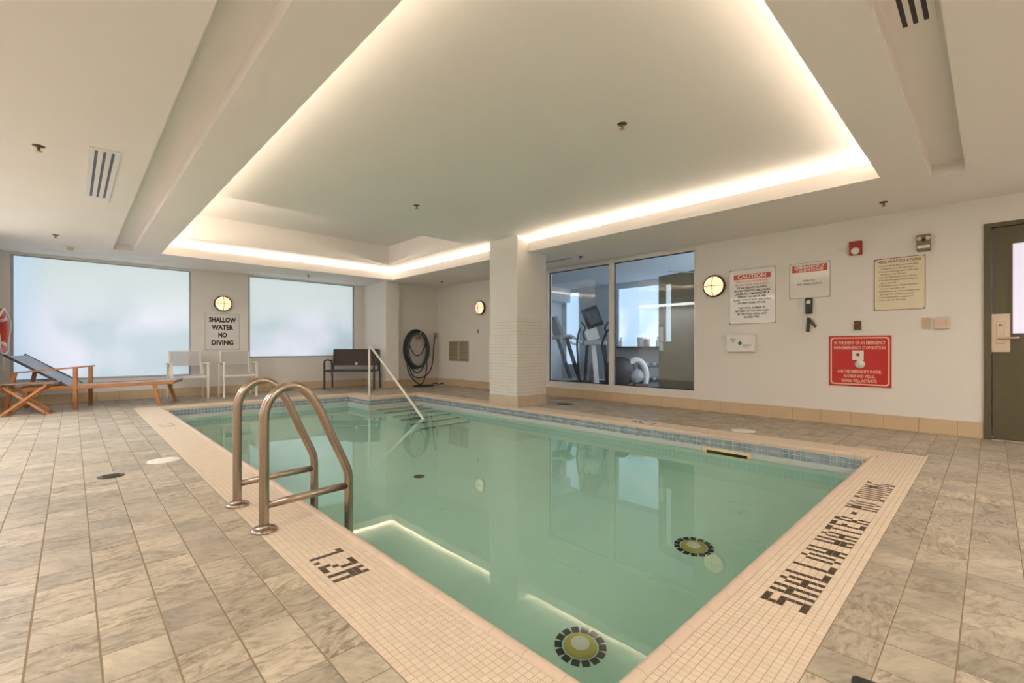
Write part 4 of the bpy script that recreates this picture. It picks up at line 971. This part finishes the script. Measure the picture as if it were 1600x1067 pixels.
# treadmill at the left
a = pt(872, 10.7)
tm = machine('treadmill', 'grey treadmill with pale handles at the left edge of the gym glass', 'exercise machine', a, -YAW+.2)
bx('deck', (-.35, -.6, .06, .95, .15, .2), 'gblack', tm, bev=.03); bx('belt', (-.25, -.52, .2, .93, .07, .206), 'ggrey', tm); bx('side_foot_rail', (-.2, -.6, .2, .93, -.53, .225), 'gwhite', tm, bev=.006)
for y in (-.55, .1): br('upright', (.35, y, .15), (.02, y, 1.15), .07, .09, 'gblack', tm, (0, 1, 0)); tb('hand_rail', smoothpts([(-.15, y, 1.12), (.1, y, 1.2), (.35, y, 1.05), (.5, y, 1.0)], 5), .028, 'gwhite', tm, seg=8)
bm = bmesh.new(); bar(bm, (-.05, -.22, 1.22), (-.22, -.22, 1.62), .62, .07, (1, 0, 0)); obj('console', bm, 'ggrey', tm); bx('console_tray', (-.3, -.5, 1.12, .2, .1, 1.2), 'ggrey', tm, bev=.02)
# recumbent bike
a = pt(982, 8.6)
bk = machine('exercise_bike', 'recumbent exercise bike with dark shroud and pale wheel cover behind the right pane', 'exercise machine', a, -YAW)
lt('shroud', [(0, -.09), (.22, -.09), (.28, -.05), (.28, .05), (.22, .09), (0, .09)], 'gblack', bk, (-.16, 0, .48), 'y', 24)
tb('wheel_cover', [(.14+.19*math.cos(x_), -.02, .40+.30*math.sin(x_)) for x_ in [math.radians(-60+15*k) for k in range(15)]], .055, 'gwhite', bk, seg=10)
bx('base', (-.45, -.22, 0, .5, .22, .08), 'gblack', bk, bev=.02); lt('hub', [(0, -.1), (.12, -.1), (.14, 0), (.12, .1), (0, .1)], 'ggrey', bk, (.14, 0, .40), 'y', 20)
bx('battery_box', (.08, -.13, .08, .34, .02, .26), mat('maroon_cover', (.16, .08, .07, 1), .5), bk, bev=.02)
br('seat_post', (-.35, .1, .06), (-.4, .1, .55), .05, .05, 'gblack', bk, (0, 1, 0)); tb('grip', smoothpts([(-.40, 0, .6), (-.5, -.05, .95), (-.44, -.1, 1.2), (-.35, -.12, 1.28)], 5), .02, 'gblack', bk, seg=8)
# weight rack
a = pt(1024, 9.5)
wr = machine('dumbbell_rack', 'low black dumbbell rack between the bike and the open door', 'rack', a, -YAW)
for x in (-.28, .28): br('frame_side', (x, 0, 0), (x, 0, .62), .08, .3, 'gblack', wr, (0, 1, 0))
for z in (.22, .52):
    bx('shelf', (-.3, -.16, z, .3, .16, z+.03), 'gblack', wr)
k = 0
for z in (.25, .55):
    for x in (-.2, -.06, .08, .22):
        db = thing('dumbbell', 'small pale-ended dumbbell on the %s shelf of the gym rack' % ('lower' if z < .4 else 'upper'), 'dumbbell', tuple(a+Matrix.Rotation(-YAW, 3, 'Z') @ Vector((x, 0, z+.044))), -YAW, group='dumbbells on the rack')
        tb('bar', [(0, -.1, 0), (0, .1, 0)], .012, 'satin', db, seg=8)
        for y in (-.1, .06): lt('weight', [(0, y), (.042, y), (.042, y+.04), (0, y+.04)], 'ggrey', db, (0, 0, 0), 'y', 12)
        k += 1
wf = struct('window_6', 'gwhite', (7.05, gy0, .55, 7.1, gy0+.06, 2.35), (9.2, gy0, .55, 9.25, gy0+.06, 2.35), (7.1, gy0, .5, 9.2, gy0+.06, .55), (7.1, gy0, 2.3, 9.2, gy0+.06, 2.35))  # side window added out of view to brighten the gym
bx('bright_pane', (7.1, gy0+.01, .55, 9.2, gy0+.02, 2.3), 'gpanel', wf)
